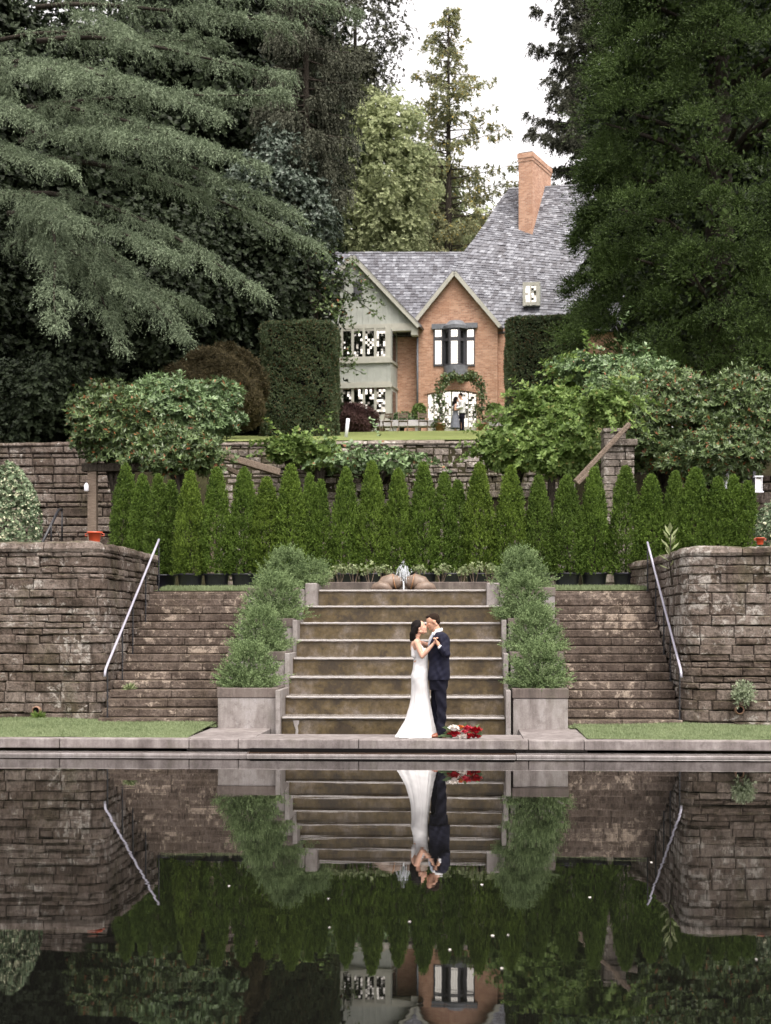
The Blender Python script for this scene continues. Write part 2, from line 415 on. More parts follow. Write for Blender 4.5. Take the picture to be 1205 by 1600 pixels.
# ---- kerb (pool coping): upper block, lower wet ledge with its overflow slot painted dark
KZ = .225; KY = 21.70
def kerb_piece(mb, x0, x1, y0, y1, z0, z1):
    mb.box(x0, x1, y0, y1, z0, z1)
mb = MB(); x = -15.3
joints = [-15.3, -12.9, -10.6, -8.2, -6.05, PX(295, 21.7), PX(372, 21.7), PX(560, 21.7), PX(826, 21.7), PX(913, 21.7), 4.6, 7.2, 9.8, 13.3]
for a, b in zip(joints[:-1], joints[1:]):
    mb.box(a+.004, b-.004, KY+RS.rand()*.006, KY+.28, .082, KZ+RS.rand()*.003)
k = mb.build('kerb', 'kerb_concrete', bevel=.015); k['kind'] = 'structure'
sx0, sx1 = PX(388, 21.6), PX(806, 21.6)
mb = MB(); LY = 21.36
mb.box(-15.3, sx0, LY, KY+.27, -.6, .035); mb.box(sx1, 13.3, LY, KY+.27, -.6, .035); mb.box(sx0+.003, sx1-.003, LY+.002, KY+.27, -.6, .033)
k = mb.build('kerb_ledge', 'kerb_wet', bevel=.012); k['kind'] = 'structure'
mb = MB()
mb.box(sx0+.006, sx1-.006, LY+.10, KY+.10, .034, .040)
k = mb.build('overflow_channel', 'wet_dark'); k['kind'] = 'structure'
mb = MB(); mb.box(sx0+.02, sx1-.02, KY-.07, KY-.002, .041, .094)
k = mb.build('slot_shade_strip', 'dark_void'); k['kind'] = 'structure'  # raised black strip paints the shade of the overflow slot
# pool far walls
mb = MB(); mb.box(-15.3, -15.0, 2.7, 21.45, -1.2, .2); mb.box(13.0, 13.3, 2.7, 21.45, -1.2, .2); mb.box(-15.3, 13.3, 2.4, 2.69, -1.2, .2)
k = mb.build('pool_edge', 'kerb_concrete'); k['kind'] = 'structure'
# ---- paving in front of planters and standing slab
CX0, CX1 = PX(440, 24.1), PX(790, 24.1)       # cascade inner edges
PL0, PL1 = PX(339, 24.1), PX(442, 24.1)-.09
PR0, PR1 = PX(792, 24.1)+.09, PX(889, 24.1)
mb = MB()
mb.box(PX(292, 22), PL0+.9, KY+.285, 24.7, -.1, .224)
mb.box(PR0+.1, PX(918, 22), KY+.285, 24.7, -.1, .224)
mb.box(PL0+.905, PR0+.095, KY+.285, 22.85, -.2, .222)
k = mb.build('stone_paving', 'kerb_concrete', bevel=.01); k['kind'] = 'structure'
mb = MB(); mb.poly([(CX0-.1, 22.86, .06), (CX1+.1, 22.86, .06), (CX1+.1, 24.09, .06), (CX0-.1, 24.09, .06)])
k = mb.build('basin_water', 'pool_water'); k['kind'] = 'structure'
# ---- lawn strips
def lawn_sheet(name, x0, x1, y0, y1, zf, mat='lawn', nx=24, ny=10, kind='structure'):
    V = []; Fc = []
    for j in range(ny+1):
        for i in range(nx+1):
            x = x0+(x1-x0)*i/nx; y = y0+(y1-y0)*j/ny; V.append((x, y, zf(x, y)))
    for j in range(ny):
        for i in range(nx): a = j*(nx+1)+i; Fc.append((a, a+1, a+nx+2, a+nx+1))
    o = from_arrays(name, V, Fc, mat); o['kind'] = kind; return o
GZ = lambda x, y: .222+.055*min(1, max(0, (y-21.98)/2.6))+.012*math.sin(x*2.3+y)+.03*min(1, max(0, (-4.5-x)/2.5))*min(1, max(0, (y-22)/2))
lawn_sheet('lawn_strip', -15, PX(292, 22)-.005, 21.99, 25.6, GZ)
lawn_sheet('lawn_strip', PX(918, 22)+.005, 13, 21.99, 25.2, GZ)
lawn_sheet('lawn_strip', PL0-.6, PL0-.02, 24.1, 24.75, lambda x, y: .24, nx=3, ny=2)
lawn_sheet('lawn_strip', PR1+.02, PR1+.6, 24.1, 24.75, lambda x, y: .24, nx=3, ny=2)
def blades(name, boxes, h, wdt, mat='grass_blade'):
    fb = FB()
    for (x0, x1, y0, y1, n, zf) in boxes:
        p = np.stack([x0+(x1-x0)*RS.rand(n), y0+(y1-y0)*RS.rand(n), np.zeros(n)], 1)
        p[:, 2] = [zf(a, b)-.004 for a, b in p[:, :2]]
        d = nrm(rnd(n)*.45+np.array([0, 0, 1.])); d[:, 2] = np.abs(d[:, 2])
        U = d*(h*(.5+.9*RS.rand(n, 1)))
        W = nrm(np.cross(d, rnd(n)))*wdt
        fb.leaves(p, U, W)
    o = fb.build(name, mat); o['kind'] = 'stuff'; return o
o = blades('lawn_grass', [(-9.5, PX(294, 22), 22.0, 25.3, 60000, GZ), (PX(916, 22), 7.5, 22.0, 24.9, 52000, GZ), (PL0-.6, PL0-.03, 24.1, 24.6, 2500, lambda x, y: .24), (PR1+.03, PR1+.6, 24.1, 24.6, 2500, lambda x, y: .24)], .034, .0038)
tag(o, 'short green grass blades on the strips beside the pool', 'grass')
TZ = lambda x, y: 2.60+.10*min(1, max(0, (y-28.7)/1.2))
lawn_sheet('terrace_lawn', -6.2, 4.0, 29.1, 36, TZ, 'lawn', 10, 10)
o = blades('terrace_grass', [(-6.1, -3.2, 29.1, 30.2, 9000, TZ), (.9, 3.9, 29.1, 30.2, 9000, TZ)], .07, .006)
tag(o, 'taller grass fringe along the top step edge', 'grass')
# upper lawn
def UZ(x, y): return gz(x, y)+.03
lawn_sheet('upper_lawn', -9, 9.5, 41.9, 75.5, UZ, 'upper_lawn', 20, 24)
# ---- stone wall generator
def pathpt(path, s):
    for a, b in zip(path[:-1], path[1:]):
        L = math.hypot(b[0]-a[0], b[1]-a[1])
        if s <= L or b is path[-1]:
            t = s/L; d = ((b[0]-a[0])/L, (b[1]-a[1])/L)
            return (a[0]+d[0]*L*t, a[1]+d[1]*L*t), (d[1], -d[0])
        s -= L
def plen(path): return sum(math.hypot(b[0]-a[0], b[1]-a[1]) for a, b in zip(path[:-1], path[1:]))
def stones(path, z0, ztop, ch=(.075, .20), ln=(.22, .85), depth=.3, jit=.03, gap=.010, cham=.018, cap=None, seed=1, holes=()):
    R = random.Random(seed); mb = MB(); LT = plen(path); z = z0
    while z < ztop-.03:
        h = R.uniform(*ch)
        if ztop-z-h < ch[0]*.7: h = ztop-z
        s = -R.uniform(0, .3)
        while s < LT:
            l = R.uniform(*ln)*(1.25 if h > .19 else 1)
            a = max(0, s); b = min(LT, s+l); s += l
            if b-a < .04: continue
            if any(hx0 < (a+b)/2 < hx1 and hz0 < z+h/2 < hz1 for hx0, hx1, hz0, hz1 in holes): continue
            pa, na = pathpt(path, a+gap/2); pb, nb = pathpt(path, b-gap/2)
            pa2, _ = pathpt(path, min(b, a+gap/2+cham)); pb2, _ = pathpt(path, max(a, b-gap/2-cham))
            o = R.uniform(-jit, jit)*.6+(R.random() < .12)*jit
            r = lambda q=.010: R.uniform(-q, q)
            zz0 = z+gap/2+r(); zz1 = z+h-gap/2+r()
            def pt(p, n, off, zz): return (p[0]+n[0]*off, p[1]+n[1]*off, zz)
            back = [pt(pa, na, -depth, zz0), pt(pb, nb, -depth, zz0), pt(pb, nb, -depth, zz1), pt(pa, na, -depth, zz1)]
            mid = [pt(pa, na, o-cham, zz0+r()), pt(pb, nb, o-cham, zz0+r()), pt(pb, nb, o-cham, zz1+r()), pt(pa, na, o-cham, zz1+r())]
            c = cham
            fr = [pt(pa2, na, o+r(.012), zz0+c), pt(pb2, nb, o+r(.012), zz0+c), pt(pb2, nb, o+r(.012), zz1-c), pt(pa2, na, o+r(.012), zz1-c)]
            # cross sections along the path so that a stone follows a rounded corner
            ks = [a+gap/2, min(b, a+gap/2+c)]; q = ks[-1]+.09
            lim = b-gap/2-c
            while q < lim-.05: ks.append(q); q += .09
            ks += [max(ks[-1]+.002, lim), max(ks[-1]+.004, b-gap/2)]
            B = len(mb.v); m_ = len(ks)
            for i_, sk in enumerate(ks):
                p_, n_ = pathpt(path, min(sk, LT)); edge = i_ in (0, m_-1)
                oo = o+r(.010)
                z_a, z_b = zz0+r(.005), zz1+r(.005)
                fo = (o-cham) if edge else oo
                mb.v += [pt(p_, n_, -.12, z_a), pt(p_, n_, o-cham, z_a), pt(p_, n_, fo, z_a+c), pt(p_, n_, fo+r(.008)*(not edge), (z_a+z_b)/2+r(.01)), pt(p_, n_, fo, z_b-c), pt(p_, n_, o-cham, z_b), pt(p_, n_, -.12, z_b)]
            for i_ in range(m_-1):
                for j in range(7):
                    j2 = (j+1) % 7; mb.f.append((B+i_*7+j2, B+i_*7+j, B+(i_+1)*7+j, B+(i_+1)*7+j2)); mb.uvf.append(None)
            mb.f.append(tuple(B+j for j in range(7))); mb.f.append(tuple(B+(m_-1)*7+j for j in range(7))[::-1]); mb.uvf += [None, None]
        z += h
    return mb
def backing(path, z0, z1, off=.075, th=.4):
    mb = MB(); n = 0
    for a, b in zip(path[:-1], path[1:]):
        L = math.hypot(b[0]-a[0], b[1]-a[1]); nx_, ny_ = (b[1]-a[1])/L, -(b[0]-a[0])/L
        q = [(a[0]-nx_*off, a[1]-ny_*off), (b[0]-nx_*off, b[1]-ny_*off), (b[0]-nx_*(off+th), b[1]-ny_*(off+th)), (a[0]-nx_*(off+th), a[1]-ny_*(off+th))]
        mb.hexa([(x, y, z0) for x, y in q]+[(x, y, z1-.02-.001*n) for x, y in q]); n += 1
    return mb
def copings(path, zt, h=.17, over=.04, depth=.5, ln=(.7, 1.3), seed=3, wob=.05):
    R = random.Random(seed); mb = MB(); LT = plen(path); s = 0
    while s < LT-.02:
        l = R.uniform(*ln); 
        if LT-s-l < .35: l = LT-s
        K = 6; top = []; hh = h+R.uniform(-.02, wob*.5)
        secs = []
        for i in range(K+1):
            u = i/K; p, n = pathpt(path, s+.008+(l-.016)*u)
            e = math.sin(math.pi*min(1, max(0, .12+.76*u)))**.35
            th_ = hh*(.72+.28*e)+R.uniform(-.012, .012)
            secs.append((p, n, th_))
        B = len(mb.v)
        for p, n, t in secs:
            o1 = over+R.uniform(-.012, .012)
            for off, zz in ((-depth, zt), (o1-.02, zt), (o1, zt+t*.3), (o1-.03, zt+t*.8), (o1-.12, zt+t), (-depth*.5, zt+t*1.05), (-depth, zt+t*.8)):
                mb.v.append((p[0]+n[0]*off, p[1]+n[1]*off, zz+R.uniform(-.006, .006)))
        for i in range(K):
            for j in range(7):
                j2 = (j+1) % 7
                mb.f.append((B+i*7+j, B+i*7+j2, B+(i+1)*7+j2, B+(i+1)*7+j)); mb.uvf.append(None)
        mb.f.append(tuple(B+j for j in range(7))[::-1]); mb.f.append(tuple(B+K*7+j for j in range(7))); mb.uvf += [None, None]
        s += l
    return mb
def arc(cx, cy, r, a0, a1, n=7):
    return [(cx+r*math.cos(math.radians(a0+(a1-a0)*i/n)), cy+r*math.sin(math.radians(a0+(a1-a0)*i/n))) for i in range(n+1)]
# left retaining wall. outward normal = (d.y, -d.x): travelling +x gives -y (towards camera)
LWY = 25.1; lx = PX(168, LWY+.3); r_ = .35
LW = [(-13.5, LWY)] + arc(lx-r_, LWY+r_, r_, -90, 0) + [(lx+.03, 27.2), (lx+.02, 29.5), (lx-.3, 30.6)]
ZLT = PZ(75, 862, LWY)
lw = empty('stone_wall', (LW[0][0], LWY, .2), 'dark mossy stone retaining wall left of the stairs with rounded corner', 'wall')
def under(root, o):
    o.parent = root; o.matrix_parent_inverse = Matrix.Translation(-root.location) if root.rotation_euler.z == 0 else root.matrix_basis.inverted(); return o
under(lw, stones(LW, .12, ZLT, seed=5).build('stonework', 'wall_stone'))
under(lw, backing(LW, .0, ZLT).build('mortar_core', 'dark_void'))
under(lw, copings(LW, ZLT, seed=6).build('coping', 'wall_stone'))
rx = PX(1064, 25.0); RWY = 24.6
RW = [(rx-.25, 30.6), (rx-.02, 29.5), (rx+.02, 27.2)] + arc(rx+r_, RWY+r_, r_, 180, 270) + [(13.0, RWY)]
ZRT = PZ(1140, 868, RWY)
rw = empty('stone_wall', (13.0, RWY, .2), 'dark stone retaining wall right of the stairs, plants growing out of it', 'wall')
under(rw, stones(RW, .12, ZRT, seed=15, ch=(.08, .20), ln=(.22, .85), jit=.024).build('stonework', 'wall_stone'))
under(rw, backing(RW, .0, ZRT).build('mortar_core', 'dark_void'))
under(rw, copings(RW, ZRT, seed=16, ln=(.8, 1.3)).build('coping', 'wall_stone'))
# soil behind the two walls
mb = MB(); mb.box(-20, LW[-3][0]-.35, LWY+.3, 30.3, .5, ZLT-.15); mb.box(rx+.4, 20, RWY+.4, 30.3, .5, ZRT-.15)
o = mb.build('planting_ground', 'earth'); o['kind'] = 'structure'
# ---- drain pipes
def drain(px, py, Y, lab):
    p = P(px, py, Y); mb = MB(); n = 20; B = 0
    mb.lathe((0, 0, 0), [(.062, .02), (.075, .03), (.075, .22)], n, cap=False)
    mb.lathe((0, 0, 0), [(.055, .22), (.055, .03), (.062, .02)], n, cap=False)
    o = mb.build('drain_pipe', 'clay_pipe', smooth=True); o.location = (p.x, Y-.11, p.z); o.rotation_euler = (math.radians(-90), 0, 0)
    tag(o, lab, 'pipe')
    mb = MB(); mb.lathe((0, 0, 0), [(0.001, .06), (.054, .06)], n, cap=False); i = mb.build('pipe_opening', 'dark_void', o); i.location = (0, 0, .0)
    return o
drain(58, 1110, LWY, 'clay drain pipe low in the left wall near the grass')
drain(1155, 1109, RWY, 'clay drain pipe in the right wall under the grey-green plant')
# ---- side stairs
SY1 = 24.62; TT = .275; RR = .15
def stair(x0, x1, root, seed, x0b=None, x1b=None):
    R = random.Random(seed); mb = MB()
    for k in range(1, 17):
        y = SY1+TT*(k-1); z = .2+RR*k
        s = x0
        while s < x1-.01:
            l = R.uniform(.7, 1.6)
            if x1-s-l < .4: l = x1-s
            dz = R.uniform(-.004, .004); dy = R.uniform(-.008, .008)
            mb.box(s+.003, s+l-.003, y+dy, y+TT+.06, z-RR+.012+dz, z+dz)
            s += l
        mb.box(x0, x1, y+.05, 28.7, z-RR-.05, z-.04)
    o = mb.build('stair_flight', 'step_stone', bevel=.018); under(root, o)
sx0l = lx+.02
st = empty('stone_stairs', (sx0l, SY1, .2), 'worn brown stone steps left of the cascade beside the left wall', 'stairs', 'flights of steps beside the cascade')
stair(sx0l, PL0-.02, st, 2)
st = empty('stone_stairs', (rx, SY1, .2), 'worn brown stone steps right of the cascade, white lichen patches', 'stairs', 'flights of steps beside the cascade')
stair(PR1+.02, rx-.02, st, 4)
# ---- cascade
CR = .314; CT = .557; CZ0 = .413
ca = empty('water_cascade', ((CX0+CX1)/2, 24.1, .06), 'wide wet concrete water staircase with eight algae-stained steps', 'cascade')
for k in range(1, 9):
    y = 24.1+CT*(k-1); z = CZ0+CR*(k-1)
    a, b = (CX0, CX1) if k < 8 else (PX(498, y), PX(760, y))
    mb = MB(); nseg = 40
    # riser + rounded lip profile
    prof = [(y, z-CR-.10), (y, z-.045)]+[(y-.022+.0-.02*math.sin(t)+.022*0, z-.045+.045*(1-math.cos(t))*.5) for t in [.5, 1.0, 1.57]]
    prof = [(y, z-CR-.12), (y-.0, z-.050), (y-.022, z-.044), (y-.030, z-.024), (y-.022, z-.004), (y, z), (y+CT+.05, z+.004)]
    Bv = len(mb.v)
    ph = RS.rand()*6
    for i in range(nseg+1):
        x = a+(b-a)*i/nseg
        for j, (yy, zz) in enumerate(prof):
            wob = .004*math.sin(x*9+ph)+.003*math.sin(x*23+ph*2)
            mb.v.append((x, yy+(wob if 0 < j < 6 else 0), zz+wob*.6))
    m = len(prof)
    for i in range(nseg):
        for j in range(m-1):
            mb.f.append((Bv+i*m+j, Bv+(i+1)*m+j, Bv+(i+1)*m+j+1, Bv+i*m+j+1)); mb.uvf.append(None)
    o = mb.build('cascade_step', 'wet_riser', smooth=False); under(ca, o)
    # water sheet curling over the lip
    mb = MB(); prof2 = [(y-.033, z-.024), (y-.037, z-.017), (y-.036, z-.004), (y-.015, z+.008), (y+.05, z+.010), (y+CT-.01, z+.014)]
    m = len(prof2); cols = []
    R = random.Random(k); 
    for i in range(161):
        x = a+.015+(b-a-.03)*i/160
        thin = .5+.5*math.sin(x*5.1+k*2.1)*math.sin(x*13.7+k)+.25*math.sin(x*41+k*3)
        cols.append(thin)
        for j, (yy, zz) in enumerate(prof2):
            dd = .010*max(0, thin) if j < 3 else 0
            mb.v.append((x, yy-(.004*thin if 0 < j < 4 else 0), zz-(dd if j == 0 else 0)+(.004*math.sin(x*31+j) if j > 3 else 0)))
    for i in range(160):
        for j in range(m-1):
            mb.f.append((i*m+j, (i+1)*m+j, (i+1)*m+j+1, i*m+j+1)); mb.uvf.append(None)
    o = mb.build('water_sheet', 'running_water', smooth=True); under(ca, o)
# thin side walls of the cascade (stepped like the planters)
PY = [24.1, 25.25, 26.4, 27.5]; PZt = [PZ(390, 1075, 24.1), 0, 0, 0]
for i in range(1, 4): PZt[i] = PZt[0]+.585*i
for sgn, x0, x1 in ((0, CX0-.085, CX0-.002), (1, CX1+.002, CX1+.085)):
    mb = MB(); ys = [23.96, 25.22, 26.37, 27.47, 28.35]
    for i in range(4): mb.box(x0, x1, ys[i]+.001, ys[i+1], -.1, PZt[i]-.03)
    o = mb.build('cascade_side_wall', 'side_concrete', bevel=.01); under(ca, o)
# head block and channel walls
y8 = 24.1+CT*7
for a_, b_ in ((CX0, PX(498, y8)-.003), (PX(760, y8)+.003, CX1)):
    mb = MB(); mb.box(a_, b_, y8-.30, y8+.6, 1.0, 2.74); under(ca, mb.build('head_block', 'side_concrete', bevel=.02))
mb = MB(); zc = PZ(560, 909, 29.0)
mb.box(PX(470, 28.6)-.02, PX(490, 28.6)+.1, 28.4, 29.2, 2.2, zc+.03); mb.box(PX(775, 28.6), PX(785, 28.6)+.1, 28.4, 29.2, 2.2, zc+.03)
mb.box(PX(470, 29), PX(785, 29)+.1, 29.203, 29.4, 2.2, zc)
o = mb.build('channel_wall', 'planter_rim', bevel=.015); under(ca, o)
mb = MB(); mb.poly([(CX0, 28.5, 2.625), (CX1, 28.5, 2.625), (CX1, 29.21, 2.625), (CX0, 29.21, 2.625)]); 
o = mb.build('channel_water', 'pool_water'); under(ca, o)
# white mineral streak on lowest riser
mb = MB(); p = P(463, 1122, 24.07)
pts = [(-.055, 0), (.05, 0), (.045, -.05), (.02, -.09), (.035, -.17), (.02, -.27), (-.02, -.27), (-.01, -.15), (-.04, -.07)]
mb.poly([(p.x+a, 24.083, p.z-.04+b) for a, b in pts][::-1]); mb.poly([(p.x+a, 24.079, p.z-.04+b) for a, b in pts])
o = mb.build('mineral_streak', 'side_concrete'); under(ca, o)
# ---- planters
def planter(i, x0, x1, side, lab):
    y0 = PY[i]; y1 = PY[i+1]-.004 if i < 3 else 28.86; z1 = PZt[i]; z0 = .1
    t = empty('concrete_planter', ((x0+x1)/2, y0, z0), lab, 'planter', 'stepped concrete planters beside the cascade')
    mb = MB(); mb.box(x0+.012, x1-.012, y0+.012, y1, z0, z1-.165); under(t, mb.build('box', 'planter_concrete', bevel=.015))
    mb = MB(); w_ = .13
    mb.box(x0, x1, y0, y0+w_, z1-.163, z1); mb.box(x0, x0+w_, y0+w_+.001, y1, z1-.163, z1-.001); mb.box(x1-w_, x1, y0+w_+.001, y1, z1-.163, z1-.001)
    under(t, mb.build('rim', 'planter_rim', bevel=.012))
    mb = MB(); mb.box(x0+w_+.001, x1-w_-.001, y0+w_+.002, y1-.01, z1-.164, z1-.03); under(t, mb.build('soil', 'soil'))
pos = ['lowest', 'second lowest', 'third lowest', 'highest']
for i in range(4):
    planter(i, PL0, PL1, 0, f'{pos[i]} grey concrete planter box left of the cascade')
    planter(i, PR0, PR1, 1, f'{pos[i]} grey concrete planter box right of the cascade')
# ---- hand rails
def rail(xr, side, lab):
    t = empty('handrail', (xr, 24.7, .35), lab, 'handrail', 'painted handrails on the stairs')
    zb = 1.19; zt_ = PZ(257, 843, 29.0) if side == 0 else PZ(1009, 847, 28.9)
    y0, y1 = 24.62, 29.0
    pts = []
    for i in range(13):
        u = i/12; pts.append((xr, y0+(y1-y0)*u, zb+(zt_-zb)*u))
    pts = [(xr, y0-.07, zb-.13), (xr, y0-.04, zb-.05)]+pts
    mb = MB()
    for a, b in zip(pts[:-1], pts[1:]): mb.beam(a, b, .050, .014)
    mb2 = MB()
    mb2.tube(pts, .022, 10)
    under(t, mb2.build('rail', 'rail_paint', smooth=True))
    for k in (1, 5, 8, 12, 16):
        y = SY1+TT*(k-1)+.12; z = .2+RR*k
        if k == 16: y = 28.98; z = 2.62
        u = (y-y0)/(y1-y0); zr = zb+(zt_-zb)*u-.01
        mb = MB(); n = int((zr-z)/.012)
        w2 = .011; Bv = len(mb.v)
        for i in range(n+1):
            zz = z+(zr-z)*i/n; tw = (zz-z)*28 if .15 < (zz-z) < (zr-z)-.12 else 0
            for q in range(4):
                an = tw+math.pi/4+q*math.pi/2; mb.v.append((xr+w2*1.41*math.cos(an), y+w2*1.41*math.sin(an), zz))
        for i in range(n):
            for q in range(4):
                q2 = (q+1) % 4; mb.f.append((i*4+q, i*4+q2, (i+1)*4+q2, (i+1)*4+q)); mb.uvf.append(None)
        mb.box(xr-.03, xr+.03, y-.03, y+.03, z-.01, z+.012)
        under(t, mb.build('twisted_post', 'iron'))
rail(PX(163, 24.6)+.02, 0, 'pale painted handrail on twisted iron posts, left stairs')
rail(PX(1066, 24.6)-.02, 1, 'pale painted handrail on twisted iron posts, right stairs')
# ---- upper garden walls
UY = 41.6; UZt = PZ(640, 686, UY)
UWp = [(PX(340, UY), UY), (PX(900, UY), UY)]
uw = empty('garden_wall', (UWp[0][0], UY, 2.7), 'long weathered stone wall holding up the lawn below the house', 'wall')
under(uw, stones(UWp, 2.6, UZt-.16, seed=25, ch=(.09, .24), ln=(.16, .55), jit=.035, gap=.018, cham=.025,
      holes=((11.3-.0, 12.1, UZt-1.4, UZt-1.0),)).build('stonework', 'far_stone'))
under(uw, backing(UWp, 2.5, UZt-.16).build('mortar_core', 'dark_void'))
under(uw, copings(UWp, UZt-.16, h=.13, seed=26, ln=(.6, 1.4), wob=.03).build('coping', 'far_stone'))
LY2 = 40.0
UWl = [(-30, LY2), (PX(205, LY2), LY2)]
uw = empty('garden_wall', (UWl[0][0], LY2, 2.7), 'dark stone wall in the shade at left behind the clipped hedges', 'wall')
zt2 = PZ(100, 697, LY2)
under(uw, stones(UWl, 2.6, zt2, seed=35, ch=(.12, .28), ln=(.25, .8), jit=.04, gap=.02, cham=.03).build('stonework', 'wall_stone'))
under(uw, backing(UWl, 2.5, zt2).build('mortar_core', 'dark_void'))
under(uw, copings(UWl, zt2, h=.13, seed=36).build('coping', 'wall_stone'))
RY2 = 38.0
UWr = [(PX(1120, RY2), RY2), (PX(1120, RY2)+10, RY2)]
uw = empty('garden_wall', (UWr[0][0], RY2, 2.7), 'stone wall at far right below the rhododendron with a lantern', 'wall')
zt3 = PZ(1190, 742, RY2)
under(uw, stones(UWr, 2.6, zt3, seed=45, ch=(.18, .34), ln=(.4, 1.0), jit=.04, gap=.02, cham=.03).build('stonework', 'wall_stone'))
under(uw, backing(UWr, 2.5, zt3).build('mortar_core', 'dark_void'))
# bank soil between lower terrace and upper level at the sides
mb = MB(); mb.box(PX(205, 41.5)+.01, PX(340, UY)-.01, 41.8, 43, 2.5, 7.0); mb.box(PX(900, UY)+.01, PX(1120, RY2), 41.8, 43, 2.5, 7.3)
o = mb.build('bank', 'earth'); o['kind'] = 'structure'
# stone pillar on the right with ledge
t = empty('stone_pillar', (P(965, 740, 36.0).x, 36.0, 2.7), 'stone gate pillar standing in the brambles right of centre', 'pillar')
x0, x1 = PX(941, 36), PX(989, 36); zl = PZ(965, 700, 36); zt = PZ(965, 673, 36)
R = random.Random(9); mb = MB(); z = 2.6
while z < zl:
    h = R.uniform(.16, .26); h = min(h, zl-z)
    xm = x0+(x1-x0)*R.uniform(.3, .7)
    for a, b in ((x0, xm), (xm, x1)): mb.box(a+.008, b-.008, 35.6+R.uniform(-.02, .02), 36.4, z+.006, z+h-.006)
    z += h+.001
under(t, mb.build('shaft', 'far_stone', bevel=.02))
mb = MB(); mb.box(x0+.0, x1+.06, 35.5, 36.4, zl, zl+.16); mb.box(x0+.0, x1-.22, 35.55, 36.3, zl+.17, zt-.1); mb.box(x0-.02, x1-.2, 35.5, 36.35, zt-.095, zt)
under(t, mb.build('cap', 'far_stone', bevel=.02))
# broken pergola timbers
def timber(a, b, w_, h_, lab, n=1):
    mb = MB(); a = Vector(a); b = Vector(b); 
    mb.beam((0, 0, 0), tuple(b-a), w_, h_)
    o = mb.build('pergola_beam', 'old_timber', bevel=.02); o.location = a; return tag(o, lab, 'beam')
timber(P(341, 710, 36.8), P(436, 738, 37.8), .18, .18, 'thick weathered beam lying on the wall at left')
timber(P(340, 724, 37.3), P(372, 740, 37.6), .10, .12, 'thinner plank beside the thick beam at left')
timber(P(899, 753, 34.9), P(984, 662, 35.3), .12, .11, 'long weathered pole leaning against the stone pillar')
timber(P(903, 756, 34.7), P(925, 734, 34.8), .05, .08, 'short pale broken stick below the leaning pole')
# left pergola frame + dark doorway structure
t = empty('pergola', (P(145, 840, 36).x, 36.0, 2.7), 'dark timber pergola post and beams under the left rhododendron', 'pergola')
x = P(145, 840, 36).x
mb = MB(); mb.box(x-.11, x+.11, 35.9, 36.1, 2.65, PZ(145, 735, 36)); under(t, mb.build('post', 'old_timber', bevel=.01))
mb = MB(); zb = PZ(145, 737, 36)
mb.box(x-.25, PX(340, 36), 35.86, 36.14, zb, zb+.2); under(t, mb.build('beam', 'bark', bevel=.01))
x = PX(332, 36); mb = MB(); mb.box(x-.11, x+.11, 35.9, 36.1, 2.65, zb-.005); under(t, mb.build('post', 'old_timber', bevel=.01))
# small handrail at left
t = empty('stair_rail', tuple(P(68, 845, 34.5)), 'small black iron rail by the garden wall at far left', 'handrail')
mb = MB(); a = P(66, 848, 34.5); b = P(92, 796, 36); mb.tube([a, b, P(97, 796, 36.2)], .035, 8); mb.tube([P(97, 796, 36.2), P(97, 850, 36.2)], .022, 8); mb.tube([P(80, 820, 35.2), P(80, 850, 35.2)], .022, 8)
under(t, mb.build('rail', 'iron', smooth=True))
# ================================================================== HOUSE
HA = math.radians(-6); HY = 72.0
HO = P(710, 668, HY); HX = Vector((math.cos(HA), math.sin(HA), 0)); HV = Vector((-math.sin(HA), math.cos(HA), 0))
CAMP = Vector((0, 0, EYE))
def hp(px, py, v):
    d = P(px, py, HY)-CAMP
    t = (v-(CAMP-HO).dot(HV))/d.dot(HV)
    q = CAMP+d*t-HO
    return Vector((q.dot(HX), v, q.z))
hs = empty('country_house', tuple(HO), 'brick and sage timber house with steep slate roofs and tall chimney', 'house', rz=HA)
ZB = 10.7-HO.z
def uvbuild(mb, name, mat, parent=hs, bevel=0): return mb.build(name, mat, parent, bevel=bevel, wuv=True)
def prism(mb, pts, v0, v1):
    """polygon pts (u,z) extruded v0..v1"""
    b = len(mb.v); n = len(pts)
    mb.v += [(u, v0, z) for u, z in pts]+[(u, v1, z) for u, z in pts]
    mb.f.append(tuple(range(b, b+n))); mb.f.append(tuple(range(b+n, b+2*n))[::-1]); mb.uvf += [None, None]
    for i in range(n):
        j = (i+1) % n; mb.f.append((b+j, b+i, b+n+i, b+n+j)); mb.uvf.append(None)
def uz(px, py, v): q = hp(px, py, v); return (q.x, q.z)
# brick gable, v=-.2
gv = -.2
mb = MB()
ul = uz(652.5, 500, gv)[0]; ur = uz(777.5, 500, gv)[0]; zel = uz(650, 502, gv)[1]; zap = uz(710, 430, gv)[1]; ua = uz(710, 430, gv)[0]
dl = uz(668, 615, gv); dr = uz(745, 615, gv); dz = dl[1]; dpk = uz(707, 608, gv)[1]
arcp = [(dl[0]+(dr[0]-dl[0])*i/10, dz+(dpk-dz)*math.sin(math.pi*i/10)) for i in range(11)]
zer = uz(778, 508, gv)[1]
prism(mb, [(ul, dz+.001)]+[(arcp[0][0]-.001, dz+.001)]+[(a, b+.002) for a, b in arcp]+[(dr[0]+.001, dz+.001), (ur, dz+.001), (ur, zer), (ua, zap), (ul, zel)], gv, gv+.4)
mb.box(ul, dl[0], gv, gv+.4, ZB, dz); mb.box(dr[0], ur, gv, gv+.4, ZB, dz)
mb.box(ul, ur, gv+.401, gv+5, dz+.3, zel-.3)
mb.box(ul, dl[0]-.3, gv+.401, gv+5, ZB, dz+.3); mb.box(dr[0]+.3, ur, gv+.401, gv+5, ZB, dz+.3)
uvbuild(mb, 'wall', 'red_brick')
